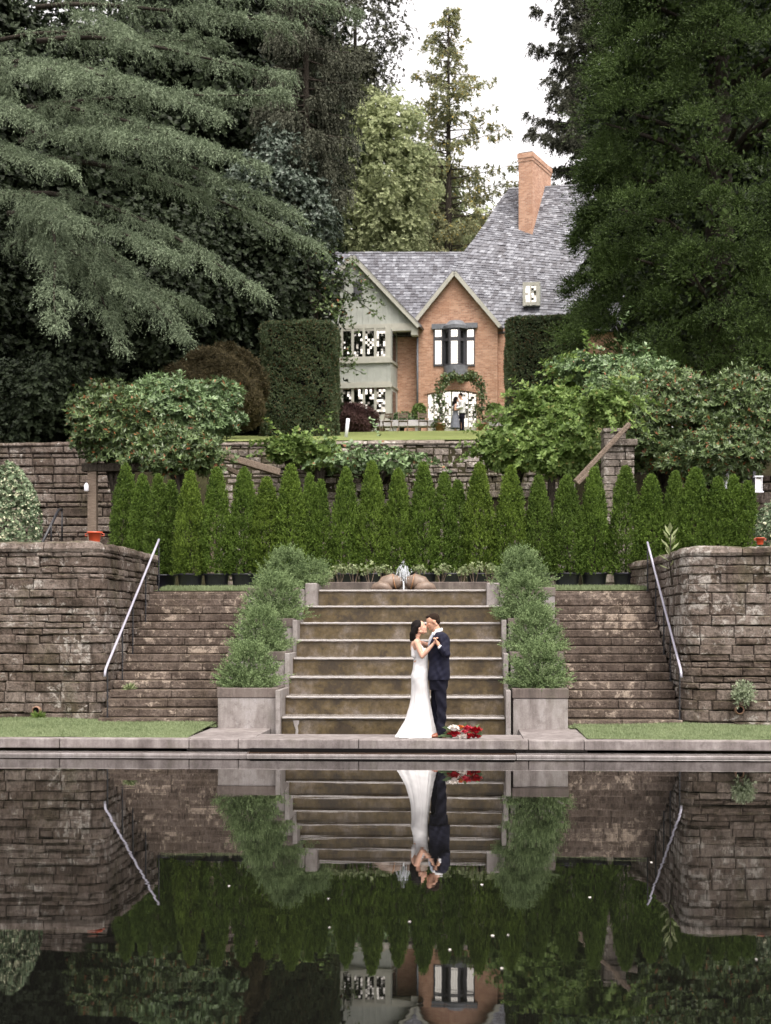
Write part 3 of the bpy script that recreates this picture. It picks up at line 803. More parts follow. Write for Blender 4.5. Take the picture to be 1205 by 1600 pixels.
# arch lintel bricks
mb = MB()
for i in range(28):
    t0, t1 = i/28, (i+1)/28
    f = lambda t, e: (dl[0]-.14+(dr[0]-dl[0]+.28)*t, dz-.05+(dpk-dz+.0)*math.sin(math.pi*t)+e)
    a0 = f(t0+.004, .0); a1 = f(t1-.004, .0); b0 = f(t0+.004, .24); b1 = f(t1-.004, .24)
    mb.hexa([(a0[0], gv-.05, a0[1]), (a1[0], gv-.05, a1[1]), (a1[0], gv-.002, a1[1]), (a0[0], gv-.002, a0[1]), (b0[0], gv-.05, b0[1]), (b1[0], gv-.05, b1[1]), (b1[0], gv-.002, b1[1]), (b0[0], gv-.002, b0[1])])
uvbuild(mb, 'door_arch', 'red_brick')
# connecting brick wall (behind bay), left and right wings
mb = MB()
zj = uz(640, 513, .3)[1]
mb.box(uz(440, 600, .3)[0], ul-.001, .3, .7, ZB, zj+.15)
zer2 = uz(850, 515, .7)[1]
uvbuild(mb, 'wing_wall', 'red_brick'); mb = MB()
mb.box(ur+.002, uz(1010, 600, .7)[0], .7, 1.1, ZB, zer2)
mb.box(ur-.35, ur-.003+.35, gv+.39, 1.0, ZB, zer2)
uvbuild(mb, 'wing_wall', 'red_brick')
def beamp(name, mat, pts, v, w_, h_, parent=hs, mbx=None):
    mb = mbx or MB()
    for (a, b) in pts:
        A = hp(*a, v); B = hp(*b, v); mb.beam(A, B, w_, h_)
    if mbx is None: return mb.build(name, mat, parent)
# barge boards
v = gv-.28
for a, b in (((710, 425.5), (650, 500)), ((710, 425.5), (780, 508))):
    mb = MB(); A = hp(*a, v); B = hp(*b, v); d = (B-A).normalized(); mb.beam(A, B+d*.1, .06, .19); mb.build('bargeboard', 'sage_light', hs)
# left timber gable (jettied) and bay
jv = -.75; A0 = (551, 405); B0 = (652, 510); C0 = (450, 510)
mb = MB(); prism(mb, [uz(452, 511, jv), uz(650, 511, jv), uz(551, 407, jv)], jv, jv+.3); 
mb.build('timber_gable', 'sage_timber', hs)
mb = MB()
for i in range(22):
    px = 460+9*i
    if abs(px-551) > 96: continue
    top = 407+abs(px-551)*1.04+3; a = hp(px, top, jv); b = hp(px, 510, jv)
    mb.box(a.x-.025, a.x+.025, jv-.03, jv-.001, b.z, a.z)
mb.build('batten', 'sage_timber', hs)['kind'] = 'stuff'
mb = MB(); a = hp(553, 440, jv); b = hp(566, 467, jv); mb.box(a.x, b.x, jv-.05, jv-.031, b.z, a.z); mb.build('gable_vent', 'dark_frame', hs)
mb = MB(); a = hp(452, 511, jv); b = hp(651, 518, jv); mb.box(a.x, b.x, jv-.08, jv+.3, b.z+.05, a.z-.002); mb.build('jetty_beam', 'sage_light', hs)
mb = MB(); a = hp(643, 513, jv); b = hp(653, 524, jv); mb.box(a.x, b.x, jv-.12, jv+.35, b.z, a.z-.004); mb.build('corbel', 'sage_light', hs)
mb = MB(); a = hp(440, 511, jv+.3); b = hp(651, 511, jv+.3); mb.box(a.x, b.x, jv+.302, .3, a.z-.1, a.z+.02); mb.build('soffit', 'sage_timber', hs)
for a, b in (((551, 401), (655, 510)), ((551, 401), (447, 510))):
    mb = MB(); A = hp(*a, jv-.25); B = hp(*b, jv-.25); mb.beam(A, B, .06, .22); mb.build('bargeboard', 'sage_light', hs)
def quarries(mb, u0, u1, z0, z1, v, nu, nz, tilt, bias=0., dirv=Vector((0, -1, 0)), org=None, ax=None, diamond=False):
    ax = ax or Vector((1, 0, 0)); org = org if org is not None else Vector((0, v, 0))
    for i in range(nu):
        for j in range(nz):
            cu = u0+(u1-u0)*(i+.5)/nu; cz = z0+(z1-z0)*(j+.5)/nz; hu = (u1-u0)/nu*.5-.004; hz = (z1-z0)/nz*.5-.004
            tx = RS.normal()*tilt+bias; tz = RS.normal()*tilt
            pts = []
            for su, sz in ((-1, -1), (1, -1), (1, 1), (-1, 1)):
                off = su*hu*tx+sz*hz*tz
                pts.append(org+ax*(cu+su*hu)+Vector((0, 0, cz+sz*hz))+dirv*(off+.0))
            mb.poly(pts)
def window(name, lights, v, frame_px, fmat, parent=hs, tilt=.05, transoms=(), nu=4, nz=8, fw=.06, depth=.12, bias=0.):
    """lights: list of (px0,px1,py0,py1)"""
    root = None
    x0, x1, y0, y1 = frame_px
    a = hp(x0, y0, v); b = hp(x1, y1, v)
    mb = MB()
    # frame bars: fill between lights
    L = sorted(set((l[0], l[1]) for l in lights)); ys = sorted(set((l[2], l[3]) for l in lights))
    xs = [x0]+[q for l in L for q in l]+[x1]
    for i in range(0, len(xs), 2):
        A = hp(xs[i], y0, v).x; B = hp(xs[i+1], y0, v).x; mb.box(A, B, v, v+depth, b.z, a.z)
    yy = [y0]+[q for l in ys for q in l]+[y1]
    for (l0, l1) in L:
        for i in range(0, len(yy), 2):
            za = hp(x0, yy[i], v).z; zb_ = hp(x0, yy[i+1], v).z
            mb.box(hp(l0, y0, v).x+.001, hp(l1, y0, v).x-.001, v+.006, v+depth, zb_, za)
    root = mb.build(name, fmat, parent)
    for (p0, p1, q0, q1) in lights:
        mb = MB(); A = hp(p0, q0, v); B = hp(p1, q1, v)
        n2 = max(2, round((A.z-B.z)/.12))
        quarries(mb, A.x, B.x, B.z, A.z, v+.05, max(2, round((B.x-A.x)/.10)), n2, tilt, bias)
        mb.build('pane', 'leaded_glass', root)
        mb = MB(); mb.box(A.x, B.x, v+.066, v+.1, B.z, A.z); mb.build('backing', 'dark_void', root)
    return root
bv = -1.15
cols = [(455, 465), (470, 481), (486, 497), (502, 513), (519, 531), (536, 549), (553, 566.5), (570.5, 584.5), (588.5, 602)]
window('window', [(a, b, 517, 560.5) for a, b in cols], bv, (450, 610.5, 512, 565), 'sage_light', tilt=.07, bias=-.10)
window('window', [(a, b, 608, 651) for a, b in cols], bv, (450, 610.5, 600, 672), 'sage_light', tilt=.07, bias=-.10)
mb = MB(); a = hp(450, 565, bv); b = hp(610.5, 600, bv); mb.box(a.x, b.x, bv+.01, bv+.15, b.z, a.z); mb.build('bay_panel', 'sage_timber', hs)
mb = MB()
for y_ in (563, 601.5):
    a = hp(450, y_, bv-.08); b = hp(612, y_+3.2, bv-.08); mb.box(a.x, b.x, bv-.1, bv-.001, b.z, a.z)
mb.build('sill_band', 'sage_light', hs)
mb = MB(); 
for i in range(16):
    a = hp(455+10*i, 567, bv); b = hp(455+10*i, 599, bv); mb.box(a.x-.02, a.x+.02, bv-.012, bv+.009, b.z, a.z)
mb.build('panel_batten', 'sage_timber', hs)['kind'] = 'stuff'
# bay return (canted)
ra = hp(610.5, 512, bv); rb = hp(621, 512, .3)
def ret(z0, z1, mat, name, u0=0., u1=1., out=0.):
    d = Vector((rb.x-ra.x, .3-bv, 0)); n_ = Vector((d.y, -d.x, 0)).normalized()
    p0 = Vector((ra.x, bv, 0))+d*u0+n_*out; p1 = Vector((ra.x, bv, 0))+d*u1+n_*out
    mb = MB(); q = [p0, p1, p1-n_*.1, p0-n_*.1]
    mb.hexa([(p.x, p.y, z0) for p in q]+[(p.x, p.y, z1) for p in q]); return mb.build(name, mat, hs)
zz = lambda y: hp(610, y, bv).z
ret(ZB, zz(512), 'sage_timber', 'bay_side'); ret(zz(603), zz(600), 'sage_light', 'sill_band', out=.05)
ret(zz(565.5), zz(562), 'sage_light', 'sill_band', out=.05)
ret(zz(560), zz(518), 'dark_glass', 'side_pane', .25, .75, .012); ret(zz(650), zz(609), 'dark_glass', 'side_pane', .25, .75, .012)
# oriel window on brick gable
ov = gv-.55; ow = gv-.04
mb = MB(); a = hp(675, 507, ow); b = hp(746.5, 512.5, ow); mb.box(a.x, b.x, ow-.12, gv-.001, b.z, a.z); lead = mb.build('window_hood', 'lead', hs)
mb = MB(); c0 = hp(710.5, 500, ov); c1 = hp(710.5, 512, ov); n = 14; B_ = len(mb.v)
cx_ = c0.x; rr0 = .62
mb = MB()
segs = [(cx_+rr0*math.cos(math.radians(t)), gv-.62*math.sin(math.radians(t))*1.0) for t in range(0, 181, 15)]
for (za, zb_, k0, k1) in ((c1.z, c1.z+.16, 1, 1), (c1.z+.16, c0.z+.05, 1, .55)):
    for i in range(len(segs)-1):
        (x0, y0), (x1, y1) = segs[i], segs[i+1]
        f = lambda x, y, k: (cx_+(x-cx_)*k, gv+(y-gv)*k)
        p0 = f(x0, y0, k0); p1 = f(x1, y1, k0); q0 = f(x0, y0, k1); q1 = f(x1, y1, k1)
        mb.poly([(p1[0], p1[1], za), (p0[0], p0[1], za), (q0[0], q0[1], zb_), (q1[0], q1[1], zb_)])
mb.poly([(x, y, c1.z) for x, y in segs]); mb.poly([(cx_+(x-cx_)*.55, gv+(y-gv)*.55, c0.z+.05) for x, y in segs][::-1])
mb.build('oriel_canopy', 'lead', hs)
window('window', [(679.8, 690, 514.5, 526.5), (679.8, 690, 532, 569)], ow-.02, (677.5, 692.5, 512.6, 572), 'dark_frame', tilt=.012, bias=-.105)
window('window', [(730, 740.3, 514.5, 526.5), (730, 740.3, 532, 569)], ow-.02, (727.6, 742, 512.6, 572), 'dark_frame', tilt=.012, bias=-.105)
window('window', [(704.7, 715.2, 514.5, 526), (704.7, 715.2, 532, 568)], ov, (702.5, 717.5, 512.6, 570), 'dark_frame', tilt=.012, bias=-.105)
for sgn, pa, pb in ((-1, 692.6, 702.4), (1, 727.5, 717.6)):
    A = hp(pa, 512.6, ow); B = hp(pb, 512.6, ov); zt_ = hp(710, 512.7, ov).z; zb_ = hp(710, 570, ov).z
    d = Vector((B.x-A.x, B.y-A.y, 0)); n_ = Vector((-d.y, d.x, 0)).normalized()*(1 if sgn > 0 else -1)
    if n_.y > 0: n_ = -n_
    mb = MB()
    def seg(u0, u1, z0, z1, o=0.0, th=.08, mbx=mb):
        p0 = Vector((A.x, A.y, 0))+d*u0+n_*o; p1 = Vector((A.x, A.y, 0))+d*u1+n_*o; q = [p0, p1, p1-n_*th, p0-n_*th]
        if sgn > 0: q = [q[1], q[0], q[3], q[2]]
        mbx.hexa([(p.x, p.y, z0) for p in q]+[(p.x, p.y, z1) for p in q])
    seg(0, .22, zb_, zt_); seg(.78, 1, zb_, zt_); zm = hp(710, 529, ov).z
    seg(.22, .78, zb_, zb_+.1); seg(.22, .78, zt_-.08, zt_); seg(.22, .78, zm-.07, zm+.07)
    r0 = mb.build('window_return', 'dark_frame', hs)
    mb = MB(); seg(.22, .78, zb_+.1, zt_-.08, -.05, .02, mb); mb.build('pane', 'dark_glass', r0)
mb = MB(); za = hp(710, 570, ov).z; zb_ = hp(710, 588, ov).z; n = 12; pr = [(cx_+.60*math.cos(math.radians(t)), gv-.60*math.sin(math.radians(t))) for t in range(0, 181, 15)]
for i in range(len(pr)-1):
    (x0, y0), (x1, y1) = pr[i], pr[i+1]; mb.poly([(x1, y1, zb_), (x0, y0, zb_), (x0, y0, za), (x1, y1, za)])
mb.poly([(x, y, za) for x, y in pr]); mb.poly([(x, y, zb_) for x, y in pr][::-1])
ap = mb.build('oriel_apron', 'lead', hs)
mb = MB(); q = hp(710, 579, ov); mb.poly([(cx_+a*.06, gv-.615, q.z+b*.08) for a, b in ((-1, 1), (0, -1.2), (1, 1), (.5, 1), (0, .3), (-.5, 1))]); mb.build('shield', 'dark_frame', ap)
# door glazing
dv = gv+.22
door = window('door', [(667, 677.5, 612, 668), (679, 690, 612, 668), (691.5, 704.5, 612, 668), (706.5, 719, 612, 668), (720.5, 731, 612, 668), (732.5, 744, 612, 668)], dv, (664, 748, 604, 690), 'sage_light', tilt=.032, bias=-.105)
# down pipes
for (pa, pb, v_, m_) in (((652.5, 520), (652.5, 655), gv-.08, 'lead'), ((789.5, 548), (789.5, 660), .55, 'white_paint')):
    mb = MB(); A = hp(*pa, v_); B = hp(*pb, v_); mb.tube([A, B], .05, 8)
    if m_ == 'white_paint': mb.tube([hp(783, 522, v_), hp(785, 530, v_), A], .05, 8)
    mb.build('downpipe', m_, hs, smooth=True)
mb = MB(); A = hp(779, 520, .2); B = hp(905, 517, .2); mb.tube([A, B], .07, 8); mb.build('gutter', 'lead', hs, smooth=True)
# slate roofs
def slates(Lf, Rf, rows, wd, name='roof', parent=hs, th=.022, seed=1):
    R = random.Random(seed); mb = MB()
    for r in range(rows):
        t0 = r/rows; t1 = min(1, (r+1.35)/rows)
        a, b = Lf(t0), Rf(t0); a1, b1 = Lf(t1), Rf(t1)
        W = (b-a).length; n = max(1, int(W/wd)); off = R.random()*.8/n
        cuts = [0]+[min(1, max(0, (i+off+R.uniform(-.2, .2))/n)) for i in range(1, n)]+[1]
        nv = (b-a).cross(a1-a); nv.normalize()
        if nv.y > 0: nv = -nv
        for i in range(n):
            c0, c1 = cuts[i]+.004/max(W, 1), cuts[i+1]-.006/max(W, 1)
            if c1 <= c0: continue
            dz = R.uniform(-.18, .18)/rows; tt = th*R.uniform(.9, 2.4); yaw = R.uniform(-.006, .006)
            p = a.lerp(b, c0)+(a1-a)*dz*.5; q = a.lerp(b, c1)+(a1-a)*(dz*.5+yaw)
            p1 = a1.lerp(b1, c0); q1 = a1.lerp(b1, c1)
            B = len(mb.v)
            mb.v += [tuple(p+nv*tt), tuple(q+nv*(tt+R.uniform(-.004, .006))), tuple(q1+nv*.004), tuple(p1+nv*.004), tuple(p-nv*.01), tuple(q-nv*.01)]
            mb.f += [(B, B+1, B+2, B+3), (B+4, B+5, B+1, B), (B+4, B, B+3), (B+1, B+5, B+2)]; mb.uvf += [None]*4
    mo = mb.build(name, 'slate', parent); mb = MB()
    for r in range(12):
        q = [Lf(r/12), Rf(r/12), Rf((r+1)/12), Lf((r+1)/12)]; mb.poly([p+Vector((0, .09, -.03)) for p in q])
    mb.build('roof_boards', 'dark_void', mo)
    return mo
def curve(pts, vf):
    def f(t):
        x = t*(len(pts)-1); i = min(int(x), len(pts)-2); u = x-i
        px = pts[i][0]*(1-u)+pts[i+1][0]*u; py = pts[i][1]*(1-u)+pts[i+1][1]*u
        return hp(px, py, vf(py))
    return f
vr = lambda py: .25+(520-py)/(520-288)*6.0
vl = lambda py: .1+(525-py)/(525-396)*4.6
slates(curve([(440, 525), (445, 460), (452, 396)], vl), curve([(715, 525), (722, 460), (728, 396)], vl), 30, .20, seed=3)
Lc = [(655, 520), (676, 470), (694.7, 437), (711.5, 411), (741, 373), (758, 349), (772, 327), (783, 310), (794.5, 296.5)]
Rc = [(1000, 517), (985, 405), (960, 288)]
Lr, Rr = curve(Lc, vr), curve(Rc, vr)
slates(Lr, Rr, 62, .20, seed=4)
mb = MB(); 
for i in range(30):   # hip return and rear slope
    a, b = Lr(i/30), Lr((i+1)/30); a2 = Vector((a.x+.3, 13.5-a.y, a.z)); b2 = Vector((b.x+.3, 13.5-b.y, b.z)); mb.poly([a, a2, b2, b])
a, b = Lr(1), Rr(1); mb.poly([a+Vector((.3, 1.2, 0)), b+Vector((.3, 1.2, 0)), Rr(0)+Vector((0, 13, 0)), Lr(0)+Vector((0, 13, 0))])
mb.poly([a, b, b+Vector((0, 1.25, 0)), a+Vector((0, 1.25, 0))])
mb.build('rear_slope', 'slate', hs)
# ridge tiles
for pa, pb, vf in (((440, 396), (729, 396), vl), ((794, 296), (960, 287.5), vr)):
    mb = MB(); A = hp(*pa, vf(pa[1])); B = hp(*pb, vf(pb[1])); n = int((B-A).length/.45)
    for i in range(n):
        p = A.lerp(B, i/n); q = A.lerp(B, (i+.97)/n); mb.tube([p+Vector((0, .05, .02*RS.rand())), q+Vector((0, .05, .02*RS.rand()))], .10, 8)
    mb.build('ridge', 'slate', hs)
# gable roofs
def gable_roof(ap, el, er, v0, v1, seed):
    A = hp(*ap, v0); 
    for e, s_ in ((el, -1), (er, 1)):
        E = hp(*e, v0); Bk = Vector((0, v1-v0, 0)); nrm_ = Vector(((E-A).z, 0, -(E-A).x)).normalized()
        if nrm_.z < 0: nrm_ = -nrm_
        mb = MB(); t = nrm_*.10
        q = [A, E, E+Bk, A+Bk]; mb.hexa([tuple(p) for p in q]+[tuple(p+t) for p in q]); mb.build('gable_roof', 'slate', hs)
gable_roof((710, 424), (647, 503), (783, 512), gv-.30, 3.4, 1)
gable_roof((551, 399), (445, 511), (657, 511), jv-.28, 3.6, 2)
# roof window
mb = MB(); v_ = 1.0; a = hp(817, 441, v_); b = hp(844, 477, v_)
mb.box(a.x, b.x, v_+.001, 3.2, b.z+.01, a.z-.01)
dm = mb.build('dormer', 'sage_timber', hs)
window('dormer_window', [(821, 828.5, 446, 472), (830.5, 838, 446, 472)], v_-.06, (817, 843.5, 441, 477), 'sage_light', tilt=.10, parent=dm, depth=.06)
# chimney (turned a little)
cvv = vr(360); a = hp(810.5, 240.5, cvv); b = hp(833.2, 362, cvv); ctop = a.z; w_ = b.x-a.x
ch = MB(); ch.box(0, w_, 0, 3.0, b.z-3, ctop-.42); ch.box(-.03, w_+.03, -.03, 3.03, ctop-.418, ctop-.25); ch.box(-.06, w_+.06, -.06, 3.06, ctop-.248, ctop)
co = ch.build('chimney', 'red_brick', hs, wuv=True); co.location = (a.x, cvv, 0); co.rotation_euler = (0, 0, math.radians(-16))
ch = MB(); ch.box(-.0, w_, 0, 3, ctop+.002, ctop+.06); ch.build('chimney_cap', 'planter_rim', co)
# ================================================================== near the house
BY = 66.5
def gzz(Y, x=0): return gz(x, Y)
bz = 0
for (p0, p1, lab) in ((541, 691, 'long low grey stone bench wall left of the doorway'), (757, 794, 'short low grey stone bench wall right of the doorway')):
    a = P(p0, 672, BY+1.2); b = P(p1, 657, BY+1.2); t = empty('stone_bench', tuple(a), lab, 'bench')
    mb = MB(); mb.box(a.x, b.x, BY+1.1, BY+1.7, b.z-.27, b.z+.02); under(t, mb.build('seat', 'grey_wood', bevel=.02))
    mb = MB(); n = max(2, int((b.x-a.x)/1.1)); 
    for i in range(n+1):
        x = a.x+.12+(b.x-a.x-.24)*i/n; mb.box(x-.08, x+.08, BY+1.2, BY+1.6, a.z-.5, b.z-.161)
    under(t, mb.build('support', 'grey_wood'))
# folding chairs
def folding_chair():
    t = empty('folding_chair', (0, 0, 0), '', 'chair')
    for s in (-1, 1):
        for k in (0, 1):
            mb = MB(); mb.beam((s*.2, -.2 if k else .22, 0), (s*.2, .18 if k else -.24, .45 if k else .9), .03, .03); mb.build('leg', 'old_timber', t)
    mb = MB()
    for i in range(5): mb.box(-.2, .2, -.2+i*.085, -.13+i*.085, .44, .46)
    mb.build('seat', 'old_timber', t)
    mb = MB(); 
    for i in range(2): mb.beam((-.2, -.205-.02*i, .68+.12*i), (.2, -.205-.02*i, .68+.12*i), .015, .09)
    mb.build('backrest', 'old_timber', t)
    return t
def copy_tree(o, parent=None):
    c = o.copy(); COL.objects.link(c)
    if parent is not None: c.parent = parent
    for ch_ in [x for x in bpy.data.objects if x.parent == o]: copy_tree(ch_, c)
    return c
fc = folding_chair()
cl = ['folding chair at the left end of the bench, beside the leaning white pole', 'folding chair just right of the leaning white pole', 'third folding chair from the left before the bench wall',
      'folding chair in front of the green bush by the bay window', 'folding chair just left of the house downpipe', 'folding chair left of the potted climbing rose', 'folding chair in front of the right bench wall', 'folding chair beside the right clipped hedge']
for i, px in enumerate((548, 566, 586, 606, 630, 661, 768, 786)):
    o = fc if i == 0 else copy_tree(fc)
    p = P(px, 671, BY); o.location = (p.x, BY, gzz(BY)+.02); o.rotation_euler.z = math.pi+RS.uniform(-.5, .5); o['label'] = cl[i]; o['group'] = 'folding chairs on the upper lawn'
p = P(541, 683, 44); mb = MB(); b = P(544, 654, 44); mb.tube([(0, 0, 0), tuple(b-p)], .055, 10)
o = mb.build('white_pole', 'white_paint', smooth=True); o.location = p; tag(o, 'white pole leaning at the edge of the upper lawn', 'pole')
mb = MB(); o['label'] = 'short white pole leaning at the edge of the upper lawn'
# ================================================================== PLANTS
def root_at(name, loc, label, cat, group=None): return empty(name, loc, label, cat, group)
def fol(fb, root, mat, name='foliage'):
    o = fb.build(name, mat); return under(root, o)
# ---- arborvitae in nursery pots
def thuja_mesh(h, r, twin=False, n=2300):
    fb = FB(); 
    axes = [(0, 0, h, r)] if not twin else [(-r*.35, 0, h, r*.78), (r*.40, .05, h*.93, r*.74)]
    for ax, ay, hh, rr in axes:
        m = n//len(axes)
        t = RS.rand(m)**.9
        th = RS.rand(m)*6.283
        prof = np.minimum(1, (1-t)**.56*1.22)*(.90+.10*np.minimum(1, t/.12))
        lump = 1+.10*np.sin(th*3+t*9)+.08*np.sin(th*5-t*17)
        rad = rr*prof*lump*(1-.45*RS.rand(m)**2.0)
        p = np.stack([ax+rad*np.cos(th), ay+rad*np.sin(th), .02+t*hh*.95], 1)
        out = np.stack([np.cos(th), np.sin(th), np.zeros(m)], 1)
        d = nrm(out*(.55-.3*t[:, None])+np.array([0, 0, 1.])*(.9+.6*t[:, None])+.28*rnd(m))
        fb.sprays(p, d, .10+.03*RS.rand(m), 13, .050, .0085, .55)
    return fb
tx = [(196, 716, 0), (222, 733, 0), (256, 732, 1), (297, 728, 0), (338, 722, 0), (381, 722, 0), (417, 738, 0), (455, 717, 0), (491, 730, 1), (541, 722, 0), (581, 712, 0), (622, 724, 0), (662, 714, 0), (704, 730, 1), (749, 714, 0), (798, 720, 0), (842, 735, 0), (886, 735, 0), (929, 722, 0), (978, 720, 0), (1018, 733, 0), (1056, 728, 0), (1088, 722, 0), (1122, 737, 0), (1157, 733, 1)]
variants = []
def potted(i, fb_, h, r):
    t = root_at('potted_arborvitae', (0, 0, 0), '', 'arborvitae', 'potted arborvitae row across the terrace')
    mb = MB(); mb.lathe((0, 0, 0), [(.215, 0), (.225, .02), (.262, .30), (.285, .305), (.290, .335), (.27, .34), (.262, .318), (.001, .31)], 24, cap=False)
    mb.build('pot', 'black_plastic', t, smooth=True)
    mb = MB(); mb.tube([(0, 0, .3), (.01, 0, .9), (0, .01, 1.6)], [.03, .022, .012], 8); mb.build('trunk', 'bark', t, smooth=True)
    o = fb_.build('foliage', 'thuja_spray', t); o.location = (0, 0, .27)
    return t
for k in range(5):
    tw = k >= 3
    variants.append((potted(k, thuja_mesh(2.3, .345, tw, 2900), 2.3, .33), tw))
order_words = ['far left end of', 'second from the left in', 'third from the left in', 'fourth from the left in', 'fifth from the left in', 'sixth from the left in', 'seventh from the left in', 'eighth from the left in', 'ninth from the left in', 'tenth from the left in', 'eleventh from the left in', 'twelfth from the left in',
               'middle of', 'twelfth from the right in', 'eleventh from the right in', 'tenth from the right in', 'ninth from the right in', 'eighth from the right in', 'seventh from the right in', 'sixth from the right in', 'fifth from the right in', 'fourth from the right in', 'third from the right in', 'second from the right in', 'far right end of']
used = set()
for i, (px, py, tw) in enumerate(tx):
    Y = 30.7 + (0 if 3 <= i <= 20 else 0)
    if i < 3: Y = 30.7+.55*(3-i)
    if i > 20: Y = 30.7-.12*(i-20)
    cands = [k for k, (v_, t_) in enumerate(variants) if t_ == bool(tw)]
    k = cands[i % len(cands)]
    o = variants[k][0] if k not in used else copy_tree(variants[k][0]); used.add(k)
    p = P(px, py, Y); zb = TZ(0, Y)
    sc = (p.z-zb)/2.68
    o.location = (p.x, Y+RS.uniform(-.06, .06), zb-.01); xs_ = 1.0+RS.uniform(-.13, .12); o.scale = (xs_, xs_, sc); o.rotation_euler.z = RS.uniform(-.4, .4) if tw else RS.uniform(0, 6.28)
    desc = 'twin-topped arborvitae' if tw else ('tall pointed arborvitae' if py < 723 else 'shorter arborvitae')
    o['label'] = f'{desc} in a black pot, {order_words[i]} the hedge row'
    # keep pots unscaled in z
    for c_ in [x for x in bpy.data.objects if x.parent == o and x.name.startswith('pot')]: c_.scale = (1/xs_, 1/xs_, 1/sc)
# ---- small potted shrubs along the channel
sp = [(512, 898, .13), (531, 893, .14), (553, 893, .15), (578, 892, .18), (600, 893, .15), (655, 893, .15), (690, 892, .17), (722, 896, .13), (741, 890, .17), (765, 893, .15)]
for i, (px, py, r) in enumerate(sp):
    Y = 29.62; p = P(px, py, Y); t = root_at('young_shrub', (p.x, Y, 2.70), '', 'shrub', 'small pale shrubs behind the water channel')
    fb = FB(); 
    shrub(fb, (0, 0, p.z-2.70+.03), (r*1.1, r*.8, r*.75), 34, .055, .016, 5, lump=.4, inner=.8, zmin=-.8); fb.build('foliage', 'shrub_light', t)
    mb = MB()
    for q in range(5):
        a = q*1.3+i; mb.tube([(0, 0, 0), (.04*math.cos(a), .04*math.sin(a), .1), (r*.8*math.cos(a), r*.6*math.sin(a), p.z-2.70+.06)], [.008, .006, .003], 5)
    mb.build('stems', 'terracotta', t)
    near = ['at the left corner of the channel', 'second from the left corner of the channel', 'third from the left corner of the channel', 'fourth from the left corner, left of the fountain', 'touching the left side of the fountain', 'touching the right side of the fountain', 'second to the right of the fountain', 'third to the right of the fountain', 'second from the right corner of the channel', 'at the right corner of the channel']
    t['label'] = f'small pale leafy shrub {near[i]}'
# ---- conifers in planters
def mound_conifer(root, R, n=640, L=.20, lean=0.):
    fb = FB(); R = np.array(R)
    d = sphere_dirs(int(n*1.9)); d = d[d[:, 2] > -.25][:n]
    lum = 1+.13*np.sin(d[:, 0]*9+1)+.12*np.sin(d[:, 1]*9+d[:, 2]*11)
    h = RS.rand(len(d))**1.15; th = RS.rand(len(d))*6.283; tier = .66+.46*np.abs(np.sin(h*9.5+.8*np.sin(th*2+R[2]*9)))**.7*(1+.18*np.sin(th*5+h*7))
    rad = ((1-h)**.52*.98+.03)*np.minimum(1, .70+h*3)*tier*lum*(.45+.55*RS.rand(len(d))**.5)*.98
    p = np.stack([R[0]*rad*np.cos(th)+lean*h*.3, R[1]*rad*np.sin(th), R[2]*(-.05+1.28*h)], 1)
    o_ = np.stack([np.cos(th), np.sin(th), 0*th], 1)
    dd = nrm(o_*(1.0-.5*h[:, None])+np.array([lean, 0, .22])+np.array([0, 0, .8])*h[:, None]**1.5+.16*rnd(len(d)))
    fb.sprays(p, dd, L*(.6+.8*RS.rand(len(d))), 24, .038, .0075, .50, droop=-.05)
    # side branchlets
    q = p+dd*L*.5; fb.sprays(q, nrm(dd+.6*rnd(len(d))), L*.5, 14, .036, .006, .6)
    d = sphere_dirs(n//2); p = d*R*(.2+.35*RS.rand(len(d), 1)); p[:, 2] = np.abs(p[:, 2])+.02
    fb.sprays(p, nrm(d+np.array([0, 0, .3])), L*.8, 14, .05, .010, .7)
    fb.build('foliage', 'conifer_spray', root)
    mb = MB()
    mb.tube([(0, 0, -.12), (.01, 0, R[2]*.6)], [.04, .015], 8)
    for i in range(6):
        a = i*1.05; mb.tube([(0, 0, .0), (R[0]*.5*math.cos(a), R[1]*.5*math.sin(a), R[2]*.4)], [.02, .006], 6)
    mb.build('stem', 'bark', root)
for side in (0, 1):
    data = [(390, 1035, 53, 42), (408, 973, 50, 42), (428, 912, 56, 44), (446, 868, 50, 38)] if side == 0 else [(840, 1032, 50, 44), (837, 968, 48, 44), (818, 920, 46, 42), (815, 880, 46, 38)]
    for i, (px, py, rw_, rh) in enumerate(data):
        Y = PY[i]+.55; s_ = Y/F; p = P(px, py+rh*.9, Y)
        t = root_at('dwarf_conifer', (p.x, Y, PZt[i]-.02), f'bushy blue-green conifer in the {pos[i]} planter {"left" if side == 0 else "right"} of the cascade', 'conifer', 'conifers in the stepped planters')
        hz = rh*s_*1.0; off = p.z-PZt[i]+.04
        mound_conifer(t, (rw_*s_*.86, .44, hz*1.16), lean=.12 if (side == 0 and i >= 2) else -.05*side)
        if i == 3: 
            t.scale = (1, 1, 1.0)
# fourth left one leans right over the head block
p = P(478, 882, 28.3)
t = root_at('dwarf_conifer', (p.x, 28.3, 2.72), 'blue-green conifer leaning right over the cascade head block', 'conifer', 'conifers in the stepped planters')
mound_conifer(t, (.36, .35, .30), 200, .22, .5)
